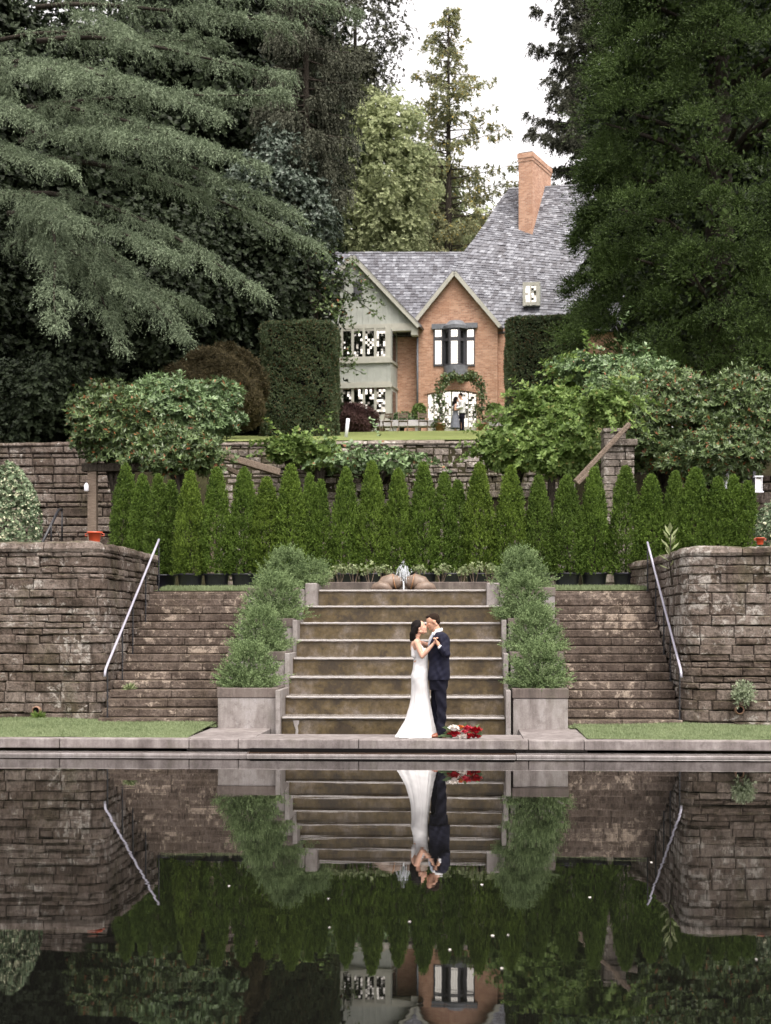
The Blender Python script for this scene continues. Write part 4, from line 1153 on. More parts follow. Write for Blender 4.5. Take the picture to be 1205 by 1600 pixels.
# ---- white-flecked round bush left edge
p = P(8, 790, 27.2)
t = root_at('round_bush', (p.x, 27.2, 3.2), 'rounded bush with pale flecked leaves on the left wall edge', 'bush')
fb = FB(); shrub(fb, (0, 0, .62), (.66, .7, 1.15), 2300, .062, .018, 7, lump=.07, inner=.25, zmin=-.9); fb.build('foliage', 'white_bush', t)
mb = MB(); mb.tube([(0, 0, -.1), (0, 0, .8)], [.06, .03], 8); mb.build('stem', 'bark', t)
p = P(1216, 815, 27.0)
t = root_at('round_bush', (p.x, 27.0, 3.2), 'pale leafy bush cut by the right picture edge above the wall', 'bush')
fb = FB(); shrub(fb, (0, 0, .4), (.38, .4, .62), 800, .062, .018, 7, lump=.1, inner=.3, zmin=-.9); fb.build('foliage', 'white_bush', t)
# ---- hedge columns
def hedge(px0, px1, pyt, Y, lab, zb):
    a = P(px0, pyt, Y); b = P(px1, pyt, Y); cx = (a.x+b.x)/2; hw = (b.x-a.x)/2; h = a.z-zb
    t = root_at('clipped_hedge', (cx, Y, zb), lab, 'hedge', 'clipped yew hedges framing the house')
    fb = FB(); n = 20000
    u = RS.rand(n); side = RS.rand(n)
    th = RS.rand(n)*6.283; e = 4.5
    cx_ = np.cos(th); sy_ = np.sin(th); rr = (np.abs(cx_)**e+np.abs(sy_)**e)**(-1/e)
    z = RS.rand(n)*h; top = RS.rand(n) < .2
    rnd_ = np.where(z > h*.93, 1-((z-h*.93)/(h*.07))**2*.10, 1.0)
    k = np.where(top, np.sqrt(RS.rand(n)), 1.0)*rnd_
    wob = 1+.028*np.sin(th*4+z*3)+.03*np.sin(z*6+th*9)+.012*RS.normal(size=n)
    x = rr*cx_*hw*k*wob; y = rr*sy_*hw*.8*k*wob; z = np.where(top, h*(1-.03*k**4)+.03*np.sin(x*4), z)
    p = np.stack([x, y, z], 1)
    nn = np.where(top[:, None], np.array([0, 0, 1.]), np.stack([cx_, sy_, np.zeros(n)], 1)); nn = nrm(nn+.5*rnd(n)+np.array([0, 0, .3]))
    fb.sprays(p-nn*.08, nn, .13, 10, .075, .013, .8)
    fb.build('foliage', 'hedge_leaf', t)
    mb = MB(); mb.box(-hw*.8, hw*.8, -hw*.62, hw*.62, -1.0, h*.95); mb.build('inner_shade_box', 'dark_void', t)  # solid black box paints the shade inside the hedge
    return t
HYY = 52
hedge(412, 526, 509, HYY, 'tall clipped hedge block left of the house', P(470, 700, HYY).z)
hedge(793, 914, 502, HYY, 'tall clipped hedge block right of the house, vines on its side', P(850, 700, HYY).z)
# ---- rhododendrons and vines
def rhodo(name, px, py, rx_, rz_, Y, lab, mat='rhodo_leaf', n=3200, L=.13, W=.020, cat='rhododendron', ry=None, zb=None, k=8, lump=.16, inner=.35, group=None):
    p = P(px, py, Y); s_ = Y/F
    zb = zb if zb is not None else p.z-rz_*s_
    t = root_at(name, (p.x, Y, zb), lab, cat, group)
    fb = FB(); A_, B2, C_ = rx_*s_, ry or rx_*s_*.7, rz_*s_
    if 'maple' in mat or n < 600: shrub(fb, (0, 0, p.z-zb), (A_, B2, C_), n, L, W, k, lump=lump, inner=inner, zmin=-.85, lift=.5)
    else:
        shrub(fb, (0, 0, p.z-zb), (A_*.80, B2*.8, C_*.80), int(n*.5), L, W, k, lump=lump, inner=inner, zmin=-.85, lift=.5)
        nl = 19
        for i in range(nl):
            d_ = sphere_dirs(1)[0]; d_[1] = -abs(d_[1])*.8; d_[2] = d_[2]*.8+.15; d_ /= np.linalg.norm(d_); f_ = .18+.20*RS.rand()
            shrub(fb, (d_[0]*A_*.74, d_[1]*B2*.74, p.z-zb+d_[2]*C_*.74), (A_*f_*1.25, B2*f_, min(A_, C_)*f_*1.15), int(n*.75/nl), L, W, k, lump=lump, inner=inner*.7, zmin=-.3, lift=.8)
    if cat in ('bramble', 'vine', 'ivy', 'rhododendron'):
        sh_ = MB()
        for i in range({'ivy': 8, 'rhododendron': 16, 'vine': 16}.get(cat, 28)):
            d_ = sphere_dirs(1)[0]; d_[1] = -abs(d_[1])*.6; d_[2] = abs(d_[2])*.8-.1; d_ /= np.linalg.norm(d_)
            c0 = np.array([0, 0, p.z-zb])+d_*np.array([A_, B2, C_])*.72; Ls = (.45+.5*RS.rand())*(1 if cat != 'rhododendron' else .55)
            u_ = np.linspace(0, 1, 12)[:, None]; q_ = c0+(d_+.35*rnd(1)[0]+np.array([0, 0, .35]))*Ls*u_+np.array([0, 0, -.55])*Ls*u_**2
            rosettes(fb, q_+.03*rnd(12), nrm(rnd(12)*.4+d_+np.array([0, 0, .6])), L*.95, W, 4 if cat != 'rhododendron' else 6, 1.2)
    fb.build('foliage', mat, t)
    mb = MB()
    for i in range(6):
        a = i*1.05; e = rx_*s_*.6; mb.tube([(0, 0, -.6), (e*.4*math.cos(a), e*.3*math.sin(a), (p.z-zb)*.5), (e*math.cos(a), e*.6*math.sin(a), (p.z-zb)*1.1)], [.07, .05, .02], 6)
    mb.tube([(0, 0, -1.5), (0, 0, .2)], [.12, .08], 8)
    mb.build('branches', 'bark', t)
    return t
rhodo('rhododendron', 285, 652, 105, 66, 37.5, 'big rounded rhododendron with glossy grey-green leaves on the left', n=4200)
rhodo('rhododendron', 180, 676, 74, 68, 36.2, 'darker rhododendron with rusty seed heads hanging over the left pergola', 'rhodo_leaf_dark', n=2600)
rhodo('rhododendron', 285, 712, 75, 42, 35.6, 'low shaded rhododendron above the left pergola beam', 'rhodo_leaf_dark', n=1300)
rhodo('rhododendron', 1035, 665, 110, 85, 38.5, 'large rhododendron with rusty seed heads right of the stone pillar', 'rhodo_leaf_dark', n=4600)
rhodo('rhododendron', 1170, 655, 85, 75, 37.5, 'dark rhododendron at the right picture edge', 'rhodo_leaf_dark', n=3200)
rhodo('rhododendron', 1120, 715, 90, 50, 36.8, 'low rhododendron directly behind the right end of the hedge row', 'rhodo_leaf_dark', n=2400)
rhodo('rhododendron', 1000, 610, 75, 45, 40.5, 'high light-topped rhododendron behind the pillar', 'rhodo_leaf', n=2200)
rhodo('bramble', 862, 658, 56, 48, 39.8, 'pale yellow-green bramble mound left of the pillar', 'vine_leaf', n=2400, L=.14, W=.04, cat='bramble', k=5, lump=.3)
rhodo('bramble', 805, 708, 64, 36, 39.6, 'bramble spilling over the lawn wall toward the hedge row', 'vine_leaf', n=1900, L=.13, W=.038, cat='bramble', k=5, lump=.3)
rhodo('bramble', 885, 712, 55, 44, 37.4, 'low bramble in front of the leaning pole', 'vine_leaf', n=1700, L=.13, W=.038, cat='bramble', k=5, lump=.3)
rhodo('vine', 950, 640, 34, 32, 36.1, 'leafy vine heaped on top of the stone pillar', 'vine_leaf', n=1100, L=.12, W=.036, cat='vine', k=5, lump=.3)
rhodo('vine', 915, 588, 44, 34, 42.5, 'vine climbing the side of the right clipped hedge', 'vine_leaf', n=800, L=.14, W=.04, cat='vine', k=5, lump=.4, inner=.7)
rhodo('bramble', 950, 585, 70, 26, 42.0, 'long vine shoots in front of the big dark tree', 'rhodo_leaf', n=1400, L=.13, W=.035, cat='bramble', k=5, lump=.4)
rhodo('ivy', 455, 706, 36, 24, 40.9, 'ivy clump climbing over the wall end beside the weathered beam', 'vine_leaf', n=800, L=.12, W=.04, cat='ivy', k=5, lump=.35, inner=.6)
rhodo('ivy', 500, 712, 34, 26, 41.2, 'ivy patch hanging on the lawn wall, left of centre', 'vine_leaf', n=450, L=.12, W=.04, cat='ivy', k=5, lump=.4, inner=.7)
rhodo('ivy', 585, 724, 75, 22, 41.0, 'ivy low on the lawn wall behind the hedge row', 'rhodo_leaf', n=550, L=.12, W=.04, cat='ivy', k=5, lump=.4, inner=.7)
rhodo('japanese_maple', 338, 612, 78, 68, 47, 'wide brown weeping maple dome behind the left hedge', 'maple_brown', n=6500, L=.16, W=.012, cat='maple', k=7, lump=.22, inner=.3)
rhodo('japanese_maple', 548, 658, 38, 26, 64.0, 'low purple weeping maple before the bay window', 'maple_purple', n=2400, L=.16, W=.014, cat='maple', k=7, lump=.22, inner=.35)
rhodo('low_shrub', 628, 654, 18, 9, 68.5, 'low grey-green shrub under the brick wall', 'rhodo_leaf', n=420, L=.10, W=.03, cat='shrub')
rhodo('low_shrub', 655, 645, 10, 14, 68.6, 'thin upright shrub beside the house downpipe', 'vine_leaf', n=260, L=.10, W=.03, cat='shrub')
rhodo('low_shrub', 773, 646, 12, 16, 68.6, 'green shrub right of the climbing rose arch', 'vine_leaf', n=320, L=.10, W=.03, cat='shrub')
# climbing rose arch: two potted roses
RYY = 67.3
for (pts, pot, lab) in (([(686, 664), (688, 640), (686, 620), (689, 603), (697, 592), (708, 588), (719, 592)], (688, 668), 'climbing rose in a clay pot left of the doorway, arching right'),
                   ([(756, 664), (752, 640), (754, 620), (751, 603), (744, 591), (736, 586), (729, 590)], (754, 668), 'climbing rose in a clay pot right of the doorway')):
    b = P(pot[0], 672, RYY); t = root_at('climbing_rose', (b.x, RYY, b.z-.15), lab, 'climbing rose')
    mb = MB(); mb.lathe((0, 0, 0), [(.17, 0), (.24, .38), (.27, .38), (.27, .45), (.22, .45), (.001, .42)], 18, cap=False); mb.build('pot', 'wet_terracotta', t, smooth=True)
    q = [P(a, c, RYY)-Vector((b.x, RYY, b.z-.15)) for a, c in pts]
    mb = MB(); mb.tube(q, .03, 6); mb.build('stem', 'bark', t)
    fb = FB()
    for i, qq in enumerate(q):
        r = (.38, .42, .30, .28, .26, .24, .18)[i] if pot[0] < 700 else (.36, .40, .26, .24, .26, .2, .14)[i]
        shrub(fb, tuple(qq), (r, r*.7, r*1.1), 85, .09, .026, 5, lump=.4, inner=.9, zmin=-1)
    fb.build('foliage', 'rhodo_leaf_dark', t)
# ---- plants growing from walls
p = P(1057, 905, 25.9); t = root_at('mullein_plant', (rx-.02, 25.9, p.z), 'tall pale broad-leaved weed growing from the right wall top', 'weed')
fb = FB(); 
for i in range(16):
    zz_ = .08+.045*i; a = i*2.4; up_ = .25+.05*i; L = .22 if i > 6 else .25
    d = nrm(np.array([[math.cos(a), math.sin(a)*.7, up_*1.5-.2]])); side = nrm(np.cross(d, np.array([[0, 0, 1.]])))
    w_ = .045 if i > 6 else .016
    q0 = np.array([[-.03, 0, zz_+.05]])
    fb.leaves(q0, d*L, side*w_); fb.leaves(q0+d*.02, d*L*.9+np.array([[0, 0, .03]]), np.cross(side, d)*w_*.5)
fb.build('foliage', 'mullein_leaf', t)
mb = MB(); mb.tube([(0, 0, -.1), (-.04, 0, .3), (-.02, 0, .8)], [.016, .014, .008], 6); mb.build('stem', 'bark', t)
p = P(1161, 1090, RWY-.1); t = root_at('sage_plant', (p.x, RWY-.03, p.z), 'grey-green bushy plant growing out of the right wall over a pipe', 'plant')
fb = FB(); d = sphere_dirs(420); d = d[d[:, 1] < .1]; fb.sprays(np.zeros_like(d)+np.array([0, -.03, .05]), nrm(d+np.array([0, -.1, .25])), .26*(.5+.5*RS.rand(len(d))), 9, .07, .010, .5)
fb.build('foliage', 'sage_leaf', t)
mb = MB(); mb.tube([(0, .05, 0), (-.02, -.05, -.03), (-.02, -.09, -.13)], [.05, .06, .03], 8); mb.build('woody_base', 'old_timber', t)
p = P(203, 1070, 25.9)
t = root_at('step_weed', (PX(203, 25.55), 25.55, .2+RR*4), 'small pale weed at the edge of the left stairs', 'weed')
fb = FB(); d = sphere_dirs(40); d[:, 2] = np.abs(d[:, 2])*.6; d = nrm(d); fb.leaves(np.zeros_like(d), d*.16, nrm(np.cross(d, rnd(len(d))))*.02); fb.build('foliage', 'shrub_light', t)
t = root_at('fern_tuft', (PX(60, LWY-.1), LWY-.08, .32), 'little green fern tuft under the left drain pipe', 'fern')
fb = FB(); d = sphere_dirs(90); d[:, 2] = np.abs(d[:, 2])*.8; d[:, 1] = -np.abs(d[:, 1]); d = nrm(d); fb.leaves(np.zeros_like(d), d*.17, nrm(np.cross(d, rnd(len(d))))*.014); fb.build('foliage', 'vine_leaf', t)
# ---- orange buckets & lantern & white bits
def bucket(px, py, Y, lab, sc=1, z=None):
    p = P(px, py, Y); z = z if z is not None else p.z
    t = empty('orange_bucket', (p.x, Y, z), lab, 'bucket')
    mb = MB(); mb.lathe((0, 0, 0), [(.085*sc, 0), (.115*sc, .17*sc), (.135*sc, .172*sc), (.135*sc, .20*sc), (.11*sc, .20*sc), (.08*sc, .02*sc), (.001, .02)], 20, cap=False)
    mb.build('tub', 'orange_plastic', t, smooth=True)
    for s in (-1, 1):
        mb = MB(); mb.tube([(s*.12*sc, 0, .13*sc), (s*.165*sc, 0, .13*sc), (s*.165*sc, 0, .165*sc), (s*.13*sc, 0, .17*sc)], .008, 6); mb.build('handle', 'orange_plastic', t)
    return t
bucket(148, 849, 26.3, 'orange-red plastic tub with side handles on the left wall', 1.05)
bucket(1188, 851, 25.7, 'small orange-red tub on the right wall by the picture edge', .6)
t = empty('lantern', tuple(P(1185, 768, 35.5)), 'white square lantern on a dark post at far right', 'lantern')
p = P(1185, 768, 35.5)
mb = MB()
for dx in (-.085, .065): mb.box(p.x+dx, p.x+dx+.02, 35.42, 35.44, p.z, p.z+.34)
mb.box(p.x-.11, p.x+.11, 35.4, 35.62, p.z-.03, p.z); mb.box(p.x-.1, p.x+.1, 35.4, 35.6, p.z+.34, p.z+.37)
under(t, mb.build('frame', 'white_paint'))
mb = MB(); mb.box(p.x-.06, p.x+.06, 35.45, 35.58, p.z+.02, p.z+.3); under(t, mb.build('glass', 'lamp_glass'))
mb = MB(); mb.box(p.x-.1, p.x-.04, 35.6, 35.68, 2.6, p.z+.5); under(t, mb.build('post', 'iron'))
p = P(1130, 745, 36.5); mb = MB(); mb.tube([(0, 0, -.4), (.01, 0, 0), (-.02, 0, .28)], .05, 8); mb.box(.06, .14, -.03, .03, -.3, .22)
o = mb.build('white_marker', 'white_paint'); o.location = p; tag(o, 'white upright marker stuck among leaves behind the right hedge row', 'post')
p = P(135, 762, 35.8); mb = MB(); mb.lathe((0, 0, 0), [(.05, -.09), (.06, -.07), (.06, .06), (.04, .09), (.02, .12)], 12)
o = mb.build('white_bottle', 'white_paint', smooth=True); o.location = p; tag(o, 'small white lamp hanging beside the left pergola post', 'lamp')
p = P(1184, 838, 25.9); mb = MB(); mb.box(-.04, .03, -.03, .03, 0, .1); mb.box(-.07, -.041, -.02, .02, .06, .085)
o = mb.build('white_cup', 'white_paint', bevel=.01); o.location = (p.x, 25.9, ZRT+.12); tag(o, 'white cup standing by the small orange tub', 'cup')
# ---- fountain
FY = 28.9
fp = P(631, 921, FY); t = root_at('stone_fountain', (fp.x, FY, 2.6), 'terracotta coloured bulbous stone fountain with a small water jet', 'fountain')
cc = fp.x
for s in (-1, 1):
    mb = MB(); s0 = FY/F
    def fx(px): return s*(px)*s0
    mb.tube([(fx(4), 0, .10), (fx(10), 0, .16), (fx(18), -.02, .19), (fx(28), -.05, .15), (fx(36), -.08, .06), (fx(40), -.1, .02)], [.10, .155, .17, .165, .13, .05], 20)
    o = mb.build('upper_lobe', 'terracotta', t, smooth=True)
    mb = MB(); mb.tube([(fx(19), -.24, .02), (fx(26), -.22, .07), (fx(36), -.18, .09), (fx(44), -.16, .06), (fx(51), -.14, .0)], [.05, .10, .12, .10, .03], 18)
    mb.build('lower_lobe', 'terracotta', t, smooth=True)
    mb = MB(); pts = []
    for i in range(17):
        a = math.pi*i/16*1.15-.2; pts.append((fx(13)+s*.05*math.cos(a*.8), -.02-.175*math.sin(a), .17+.175*math.cos(a)))
    mb.tube(pts, .014, 6); mb.build('rim_band', 'wet_terracotta', t, smooth=True)
mb = MB()
R = random.Random(4)
for i in range(26):
    a = R.uniform(0, 6.28); r = R.uniform(.05, .21); h = R.uniform(.20, .36); z0 = .24
    pts = [(r*u*math.cos(a), r*u*math.sin(a)*.7-.03, z0+h*4*u*(1-u)*.75+(.10 if u < .5 else .1*(1-u)*2)-.08) for u in [j/10 for j in range(11)]]
    mb.tube(pts, [.0042-.0002*j+R.uniform(0, .0015) for j in range(11)], 5)
for i in range(170):
    a = R.uniform(0, 6.28); r = R.uniform(0, .21); z = R.uniform(.20, .64-r*1.2); s_ = R.uniform(.003, .008)
    x, y = r*math.cos(a), r*math.sin(a)*.7-.04
    B_ = len(mb.v); mb.v += [(x-s_, y, z), (x+s_, y, z), (x, y-s_, z), (x, y+s_, z), (x, y, z-s_*1.6), (x, y, z+s_*1.6)]
    for q in ((0, 2, 5), (2, 1, 5), (1, 3, 5), (3, 0, 5), (2, 0, 4), (1, 2, 4), (3, 1, 4), (0, 3, 4)): mb.f.append(tuple(B_+w2 for w2 in q)); mb.uvf.append(None)
mb.tube([(0, -.1, .20), (.005, -.17, .10), (.01, -.2, .02)], [.012, .014, .022], 7)
mb.build('water_jet', 'splash_water', t, smooth=True)
# ---- tiny white flecks on the pool surface
fl = [(515, 1450), (703, 1485), (770, 1463), (794, 1462), (784, 1514), (753, 1383), (513, 1405), (358, 1385), (922, 1403), (1182, 1500), (640, 1441), (1018, 1348)]
for i, (px, py) in enumerate(fl):
    d = P(px, py, 10)-CAMP; k = -EYE/d.z; q = CAMP+d*k
    mb = MB(); r = .006+.003*(i % 3); B_ = 0
    pts = [(r*(1.3 if j % 2 else .9)*math.cos(j*.7), r*.8*math.sin(j*.7), .0008*(j % 3)) for j in range(9)]
    mb.poly(pts); mb.poly([(a, b, c-.002) for a, b, c in pts][::-1])
    for j in range(9):
        j2 = (j+1) % 9; a, b = pts[j], pts[j2]; mb.poly([a, (a[0], a[1], a[2]-.002), (b[0], b[1], b[2]-.002), b])
    o = mb.build('floating_fleck', 'petal_white'); o.location = (q.x, q.y, .004); o.rotation_euler.z = i
    tag(o, 'tiny white petal floating on the dark pool', 'fleck', 'white flecks floating on the pool')
# ================================================================== TREES
def trunk_mesh(mb, pts, r0, r1, seg=10):
    n = len(pts); mb.tube(pts, [r0+(r1-r0)*i/(n-1) for i in range(n)], seg)
# ---- deodar cedar, left foreground
def cedar():
    Yc = 46.5; bx = PX(-70, Yc); zb = gz(bx, Yc)
    t = root_at('cedar_tree', (bx, Yc, zb), 'huge grey-green cedar with long sweeping drooping branches filling the left', 'tree')
    mb = MB(); trunk_mesh(mb, [(0, 0, -.5), (.1, 0, 6), (0, .1, 14), (0, 0, 24)], .75, .25, 14)
    mb.build('trunk', 'bark', t, smooth=True)
    fb = FB(); limbs = MB()
    o0 = np.array([0, 0, 0.])
    specs = []
    # visible boughs: (start z px, end px, py) on chosen depth
    R = random.Random(12)
    def bough(s, e, sag, wd):
        s = np.array(s); e = np.array(e); L = np.linalg.norm(e-s); dh = (e-s)/L
        side = nrm(np.cross(dh, [0, 0, 1.])[None])[0]
        n2 = int(L*9.5)
        ts = np.sort(RS.rand(n2)**.80*.94+.06)
        def pt(u): 
            return s+(e-s)*u[:, None]+np.array([0, 0, 1.])*(sag*L*4*(u*(1-u))*(1-.4*u))[:, None]+side*(wd*.12*np.sin(u*7+s[2]))[:, None]
        c = pt(np.linspace(0, 1, 9)); limbs.tube([tuple(q-np.array([0, 0, .10])) for q in c], [.09*(1-.9*i/8)*(L/9) for i in range(9)], 7)
        base = pt(ts)
        sg = np.where(RS.rand(n2) < .5, -1, 1.)
        l2 = wd*(1.0-ts**2.2*.75)*(.25+1.0*RS.rand(n2)**.8)*(.75+.4*np.sin(ts*L*2.2+s[2]*3))
        ang = .7+.35*RS.rand(n2)
        d2 = nrm(dh*np.cos(ang)[:, None]+side*(sg*np.sin(ang))[:, None]+np.array([0, 0, 1.])*(.04+.12*rnd(n2, 1)))
        m = 15
        tt = (np.arange(m)+RS.rand(n2, m))/m
        pos = base[:, None]+d2[:, None]*(l2[:, None]*tt)[..., None]
        dro = .34+.2*RS.rand(n2, 1)
        pos[..., 2] -= dro*l2[:, None]*tt**1.8+.03*rnd(n2, m)[:, :]
        pos = pos.reshape(-1, 3); dd = np.repeat(d2[:, None], m, 1).reshape(-1, 3)
        dd = nrm(dd*.7+.5*rnd(len(dd))+np.array([0, 0, -.32])); 
        LL = (.16+.26*RS.rand(len(dd)))
        fb.sprays(pos, dd, LL, 12, .085, .0110, .45, droop=.5)
        # leader tufts
        q = pt(np.linspace(.1, 1, int(L*5))); fb.sprays(q, nrm(np.repeat(dh[None], len(q), 0)+.5*rnd(len(q))), .3, 14, .08, .010, .5, droop=.5)
    def W(px, py, Y): return np.array(P(px, py, Y))-np.array([bx, Yc, zb])
    # (start px,py,Y) -> (tip px,py,Y), sag, width
    B = [((60, 10, 46), (470, 40, 45), .05, 2.2), ((120, -30, 46), (560, 20, 47), .06, 2.4), ((60, 60, 46), (460, 122, 44), .06, 2.0),
         ((-20, 95, 45), (250, 140, 41), .05, 1.8), ((40, 160, 46), (440, 140, 42.5), .01, 1.6), ((20, 170, 46), (410, 255, 43), .06, 2.0),
         ((10, 165, 46), (330, 230, 40), .05, 1.8), ((40, 200, 46), (460, 330, 43.5), .07, 2.2), ((30, 240, 46), (500, 385, 45), .08, 2.4),
         ((30, 215, 46), (250, 220, 39), .04, 1.6), ((0, 300, 46), (135, 350, 39.5), .04, 1.6), ((40, 300, 46), (410, 455, 43), .10, 2.3),
         ((30, 330, 46), (290, 405, 40), .05, 1.6), ((20, 330, 46), (300, 530, 41), .10, 2.0), ((60, 330, 46), (95, 510, 39.0), .16, 1.5),
         ((40, 350, 46), (200, 545, 41.5), .14, 1.7),          ((20, 120, 46), (130, 120, 39), .05, 1.5), ((0, 60, 47), (360, 70, 47.5), .06, 2.2), ((-100, 150, 45), (60, 190, 39), .06, 1.8), ((-100, 230, 45), (100, 260, 38.8), .06, 1.8),
         ((20, 100, 46), (350, 180, 42), .07, 1.8), ((-150, -40, 46), (150, -10, 42), .05, 2.0), ((150, -60, 46), (430, -20, 43), .05, 2.2),
         ((120, 20, 46), (210, 60, 42), .05, 1.2), ((60, 420, 46), (330, 490, 43.5), .09, 1.8), ((10, 380, 46), (230, 470, 41), .10, 1.7)]
    for s, e, sag, wd in B: bough(W(*s), W(*e), sag, wd*.74)
    # boughs to the far/left side and above
    for i in range(18):
        a = R.uniform(1.2, 4.6); z = R.uniform(6, 26); L = R.uniform(4, 7.5)*(1-.5*max(0, (z-16)/12))
        s = np.array([0, 0, z]); e = s+np.array([math.cos(a)*L, math.sin(a)*L, -L*.35]); bough(s, e, .06, 1.6)
    # small upright leader at top (px 165,60..150)
    s = W(172, 160, 42.0); e = W(172, 55, 42.0)
    fb.sprays(s+(e-s)*np.linspace(0, 1, 60)[:, None]+.02*rnd(60), nrm(rnd(60)+np.array([0, 0, .5])), .5*(1-.8*np.linspace(0, 1, 60)), 22, .08, .010, .5, droop=.4)
    fol2 = fb.build('foliage', 'cedar_needle', t)
    limbs.build('limbs', 'bark', t, smooth=True)
    return fb.n
nc = cedar()
# ---- generic crown of leafy clumps
def crown_tree(name, px, Y, top_py, rad_px, lab, mat, base_z=None, nclump=260, per=90, L=.16, Wd=.05, cr=1.1, bottom=None, shape='egg', k=6, trunk=.3, cat='tree', group=None, surf=.55, conif=False, limbs=10):
    cx = PX(px, Y); zt = P(px, top_py, Y).z; zb = gz(cx, Y) if base_z is None else base_z; s_ = Y/F; Rr = rad_px*s_
    z0 = zb+(zt-zb)*.15 if bottom is None else P(px, bottom, Y).z
    t = root_at(name, (cx, Y, zb), lab, cat, group)
    H = zt-z0; d = sphere_dirs(nclump*2); d = d[d[:, 1] < .45][:nclump]   # denser towards the garden side
    d = np.concatenate([d, sphere_dirs(nclump//4)])
    rr = (surf+(1-surf)*RS.rand(len(d), 1))
    if shape == 'egg':
        c = d*rr*np.array([Rr, Rr, H/2]); c[:, 2] += (z0+zt)/2-zb
    else:   # cone / column: shape is exponent
        h = RS.rand(len(d)); e = float(shape)
        rad = Rr*np.minimum(1, (1-h)**e*1.15)*(.85+.15*np.minimum(1, h/.1))
        th = np.arctan2(d[:, 1], d[:, 0]); rq = (.6+.4*RS.rand(len(d))**.5)
        c = np.stack([rad*rq*np.cos(th), rad*rq*np.sin(th), z0-zb+h*H], 1)
    fb = FB(); m = len(c)
    crr = cr*(.6+.7*RS.rand(m))
    dd = sphere_dirs(m*per).reshape(m, per, 3); 
    ax = np.array([0, 0, (z0+zt)/2-zb]); out = nrm(c-ax*np.array([0, 0, 1.]))
    flip = (dd*out[:, None]).sum(-1) < -.3; dd[flip] *= -1
    p = c[:, None]+dd*(crr[:, None, None]*(.55+.5*RS.rand(m, per, 1)))*np.array([1, 1, .62])
    p = p.reshape(-1, 3); nn = nrm(dd.reshape(-1, 3)+np.array([0, 0, .5])+.3*rnd(m*per))
    if conif: fb.sprays(p-nn*.1, nn, L*1.6, k, L, Wd, .6, droop=.3)
    else: rosettes(fb, p, nn, L, Wd, k, 1.2)
    fb.build('foliage', mat, t)
    mb = MB(); trunk_mesh(mb, [(0, 0, -1), (.1*Rr*.2, 0, (zt-zb)*.35), (0, .1, (zt-zb)*.7), (0, 0, (zt-zb)*.97)], trunk, trunk*.15, 10)
    for i in range(limbs):
        q = c[RS.randint(m)]*.9; z1 = max(.5, q[2]-abs(q[0])*.5-1)
        mb.tube([(0, 0, z1), tuple((q+np.array([0, 0, z1]))*.5*np.array([1, 1, 1.02])), tuple(q)], [trunk*.35, trunk*.2, trunk*.08], 6)
    mb.build('trunk', 'bark', t, smooth=True)
    return t
# right big dark yew-like conifer
def bigtree(px, Y, rad_px, top_py, lab, nclump, shape, mat='yew_needle', bottom=640, per=30, nd=13, cr=.95, L=.44, ln=.10):
    cx = PX(px, Y); zb = gz(cx, Y); s_ = Y/F; Rr = rad_px*s_; zt = P(px, top_py, Y).z; z0 = P(px, bottom, Y).z
    t = root_at('yew_tree', (cx, Y, zb), lab, 'tree')
    m = nclump; h = RS.rand(m); th = np.where(RS.rand(m) < .62, math.pi+RS.rand(m)*math.pi*1.0, np.where(RS.rand(m) < .7, math.pi+.5*RS.normal(size=m), RS.rand(m)*6.283))
    prof = shape(h)
    lob = 1+.06*np.sin(th*4+h*11)+.07*np.sin(th*7-h*23)+.02*RS.normal(size=m)
    rad = Rr*prof*lob*(.70+.30*RS.rand(m)**.7)
    c = np.stack([rad*np.cos(th), rad*np.sin(th), z0-zb+h*(zt-z0)], 1)
    out = np.stack([np.cos(th), np.sin(th), np.full(m, .45)], 1)
    crr = cr*(.6+.9*RS.rand(m))
    d = sphere_dirs(m*per).reshape(m, per, 3); d = nrm(d+out[:, None]*.75+np.array([0, 0, .35]))
    p = c[:, None]+d*crr[:, None, None]*(.3+.35*RS.rand(m, per, 1))*np.array([1, 1, .6])
    fb = FB(); fb.sprays(p.reshape(-1, 3), d.reshape(-1, 3), np.repeat(L*crr/cr, per)*(.6+.6*RS.rand(m*per)), nd, ln, .013, .5, droop=.05)
    # inner fill
    q = c*np.array([.55, .55, 1]); q = np.repeat(q, 8, 0)+.5*rnd(m*8); fb.sprays(q, sphere_dirs(len(q)), .6, 7, .22, .06, .8)
    fb.build('foliage', mat, t)
    mb = MB(); trunk_mesh(mb, [(0, 0, -1), (0, 0, 8), (0, 0, zt-zb)], .7, .15, 12)
    for i in range(40):
        a = c[RS.randint(m)]; mb.tube([(0, 0, max(.5, a[2]-1.2)), tuple(a*np.array([.5, .5, 1])-np.array([0, 0, .3])), tuple(a)], [.14, .09, .03], 6)
    mb.build('trunk', 'bark', t, smooth=True)
    return t
bigtree(1124, 48.5, 220, -330, 'massive dark green yew tree filling the upper right of the view', 430, lambda h: np.minimum(1, (1-h)**.45*1.16)*(.84+.16*np.minimum(1, h/.3)), per=135)
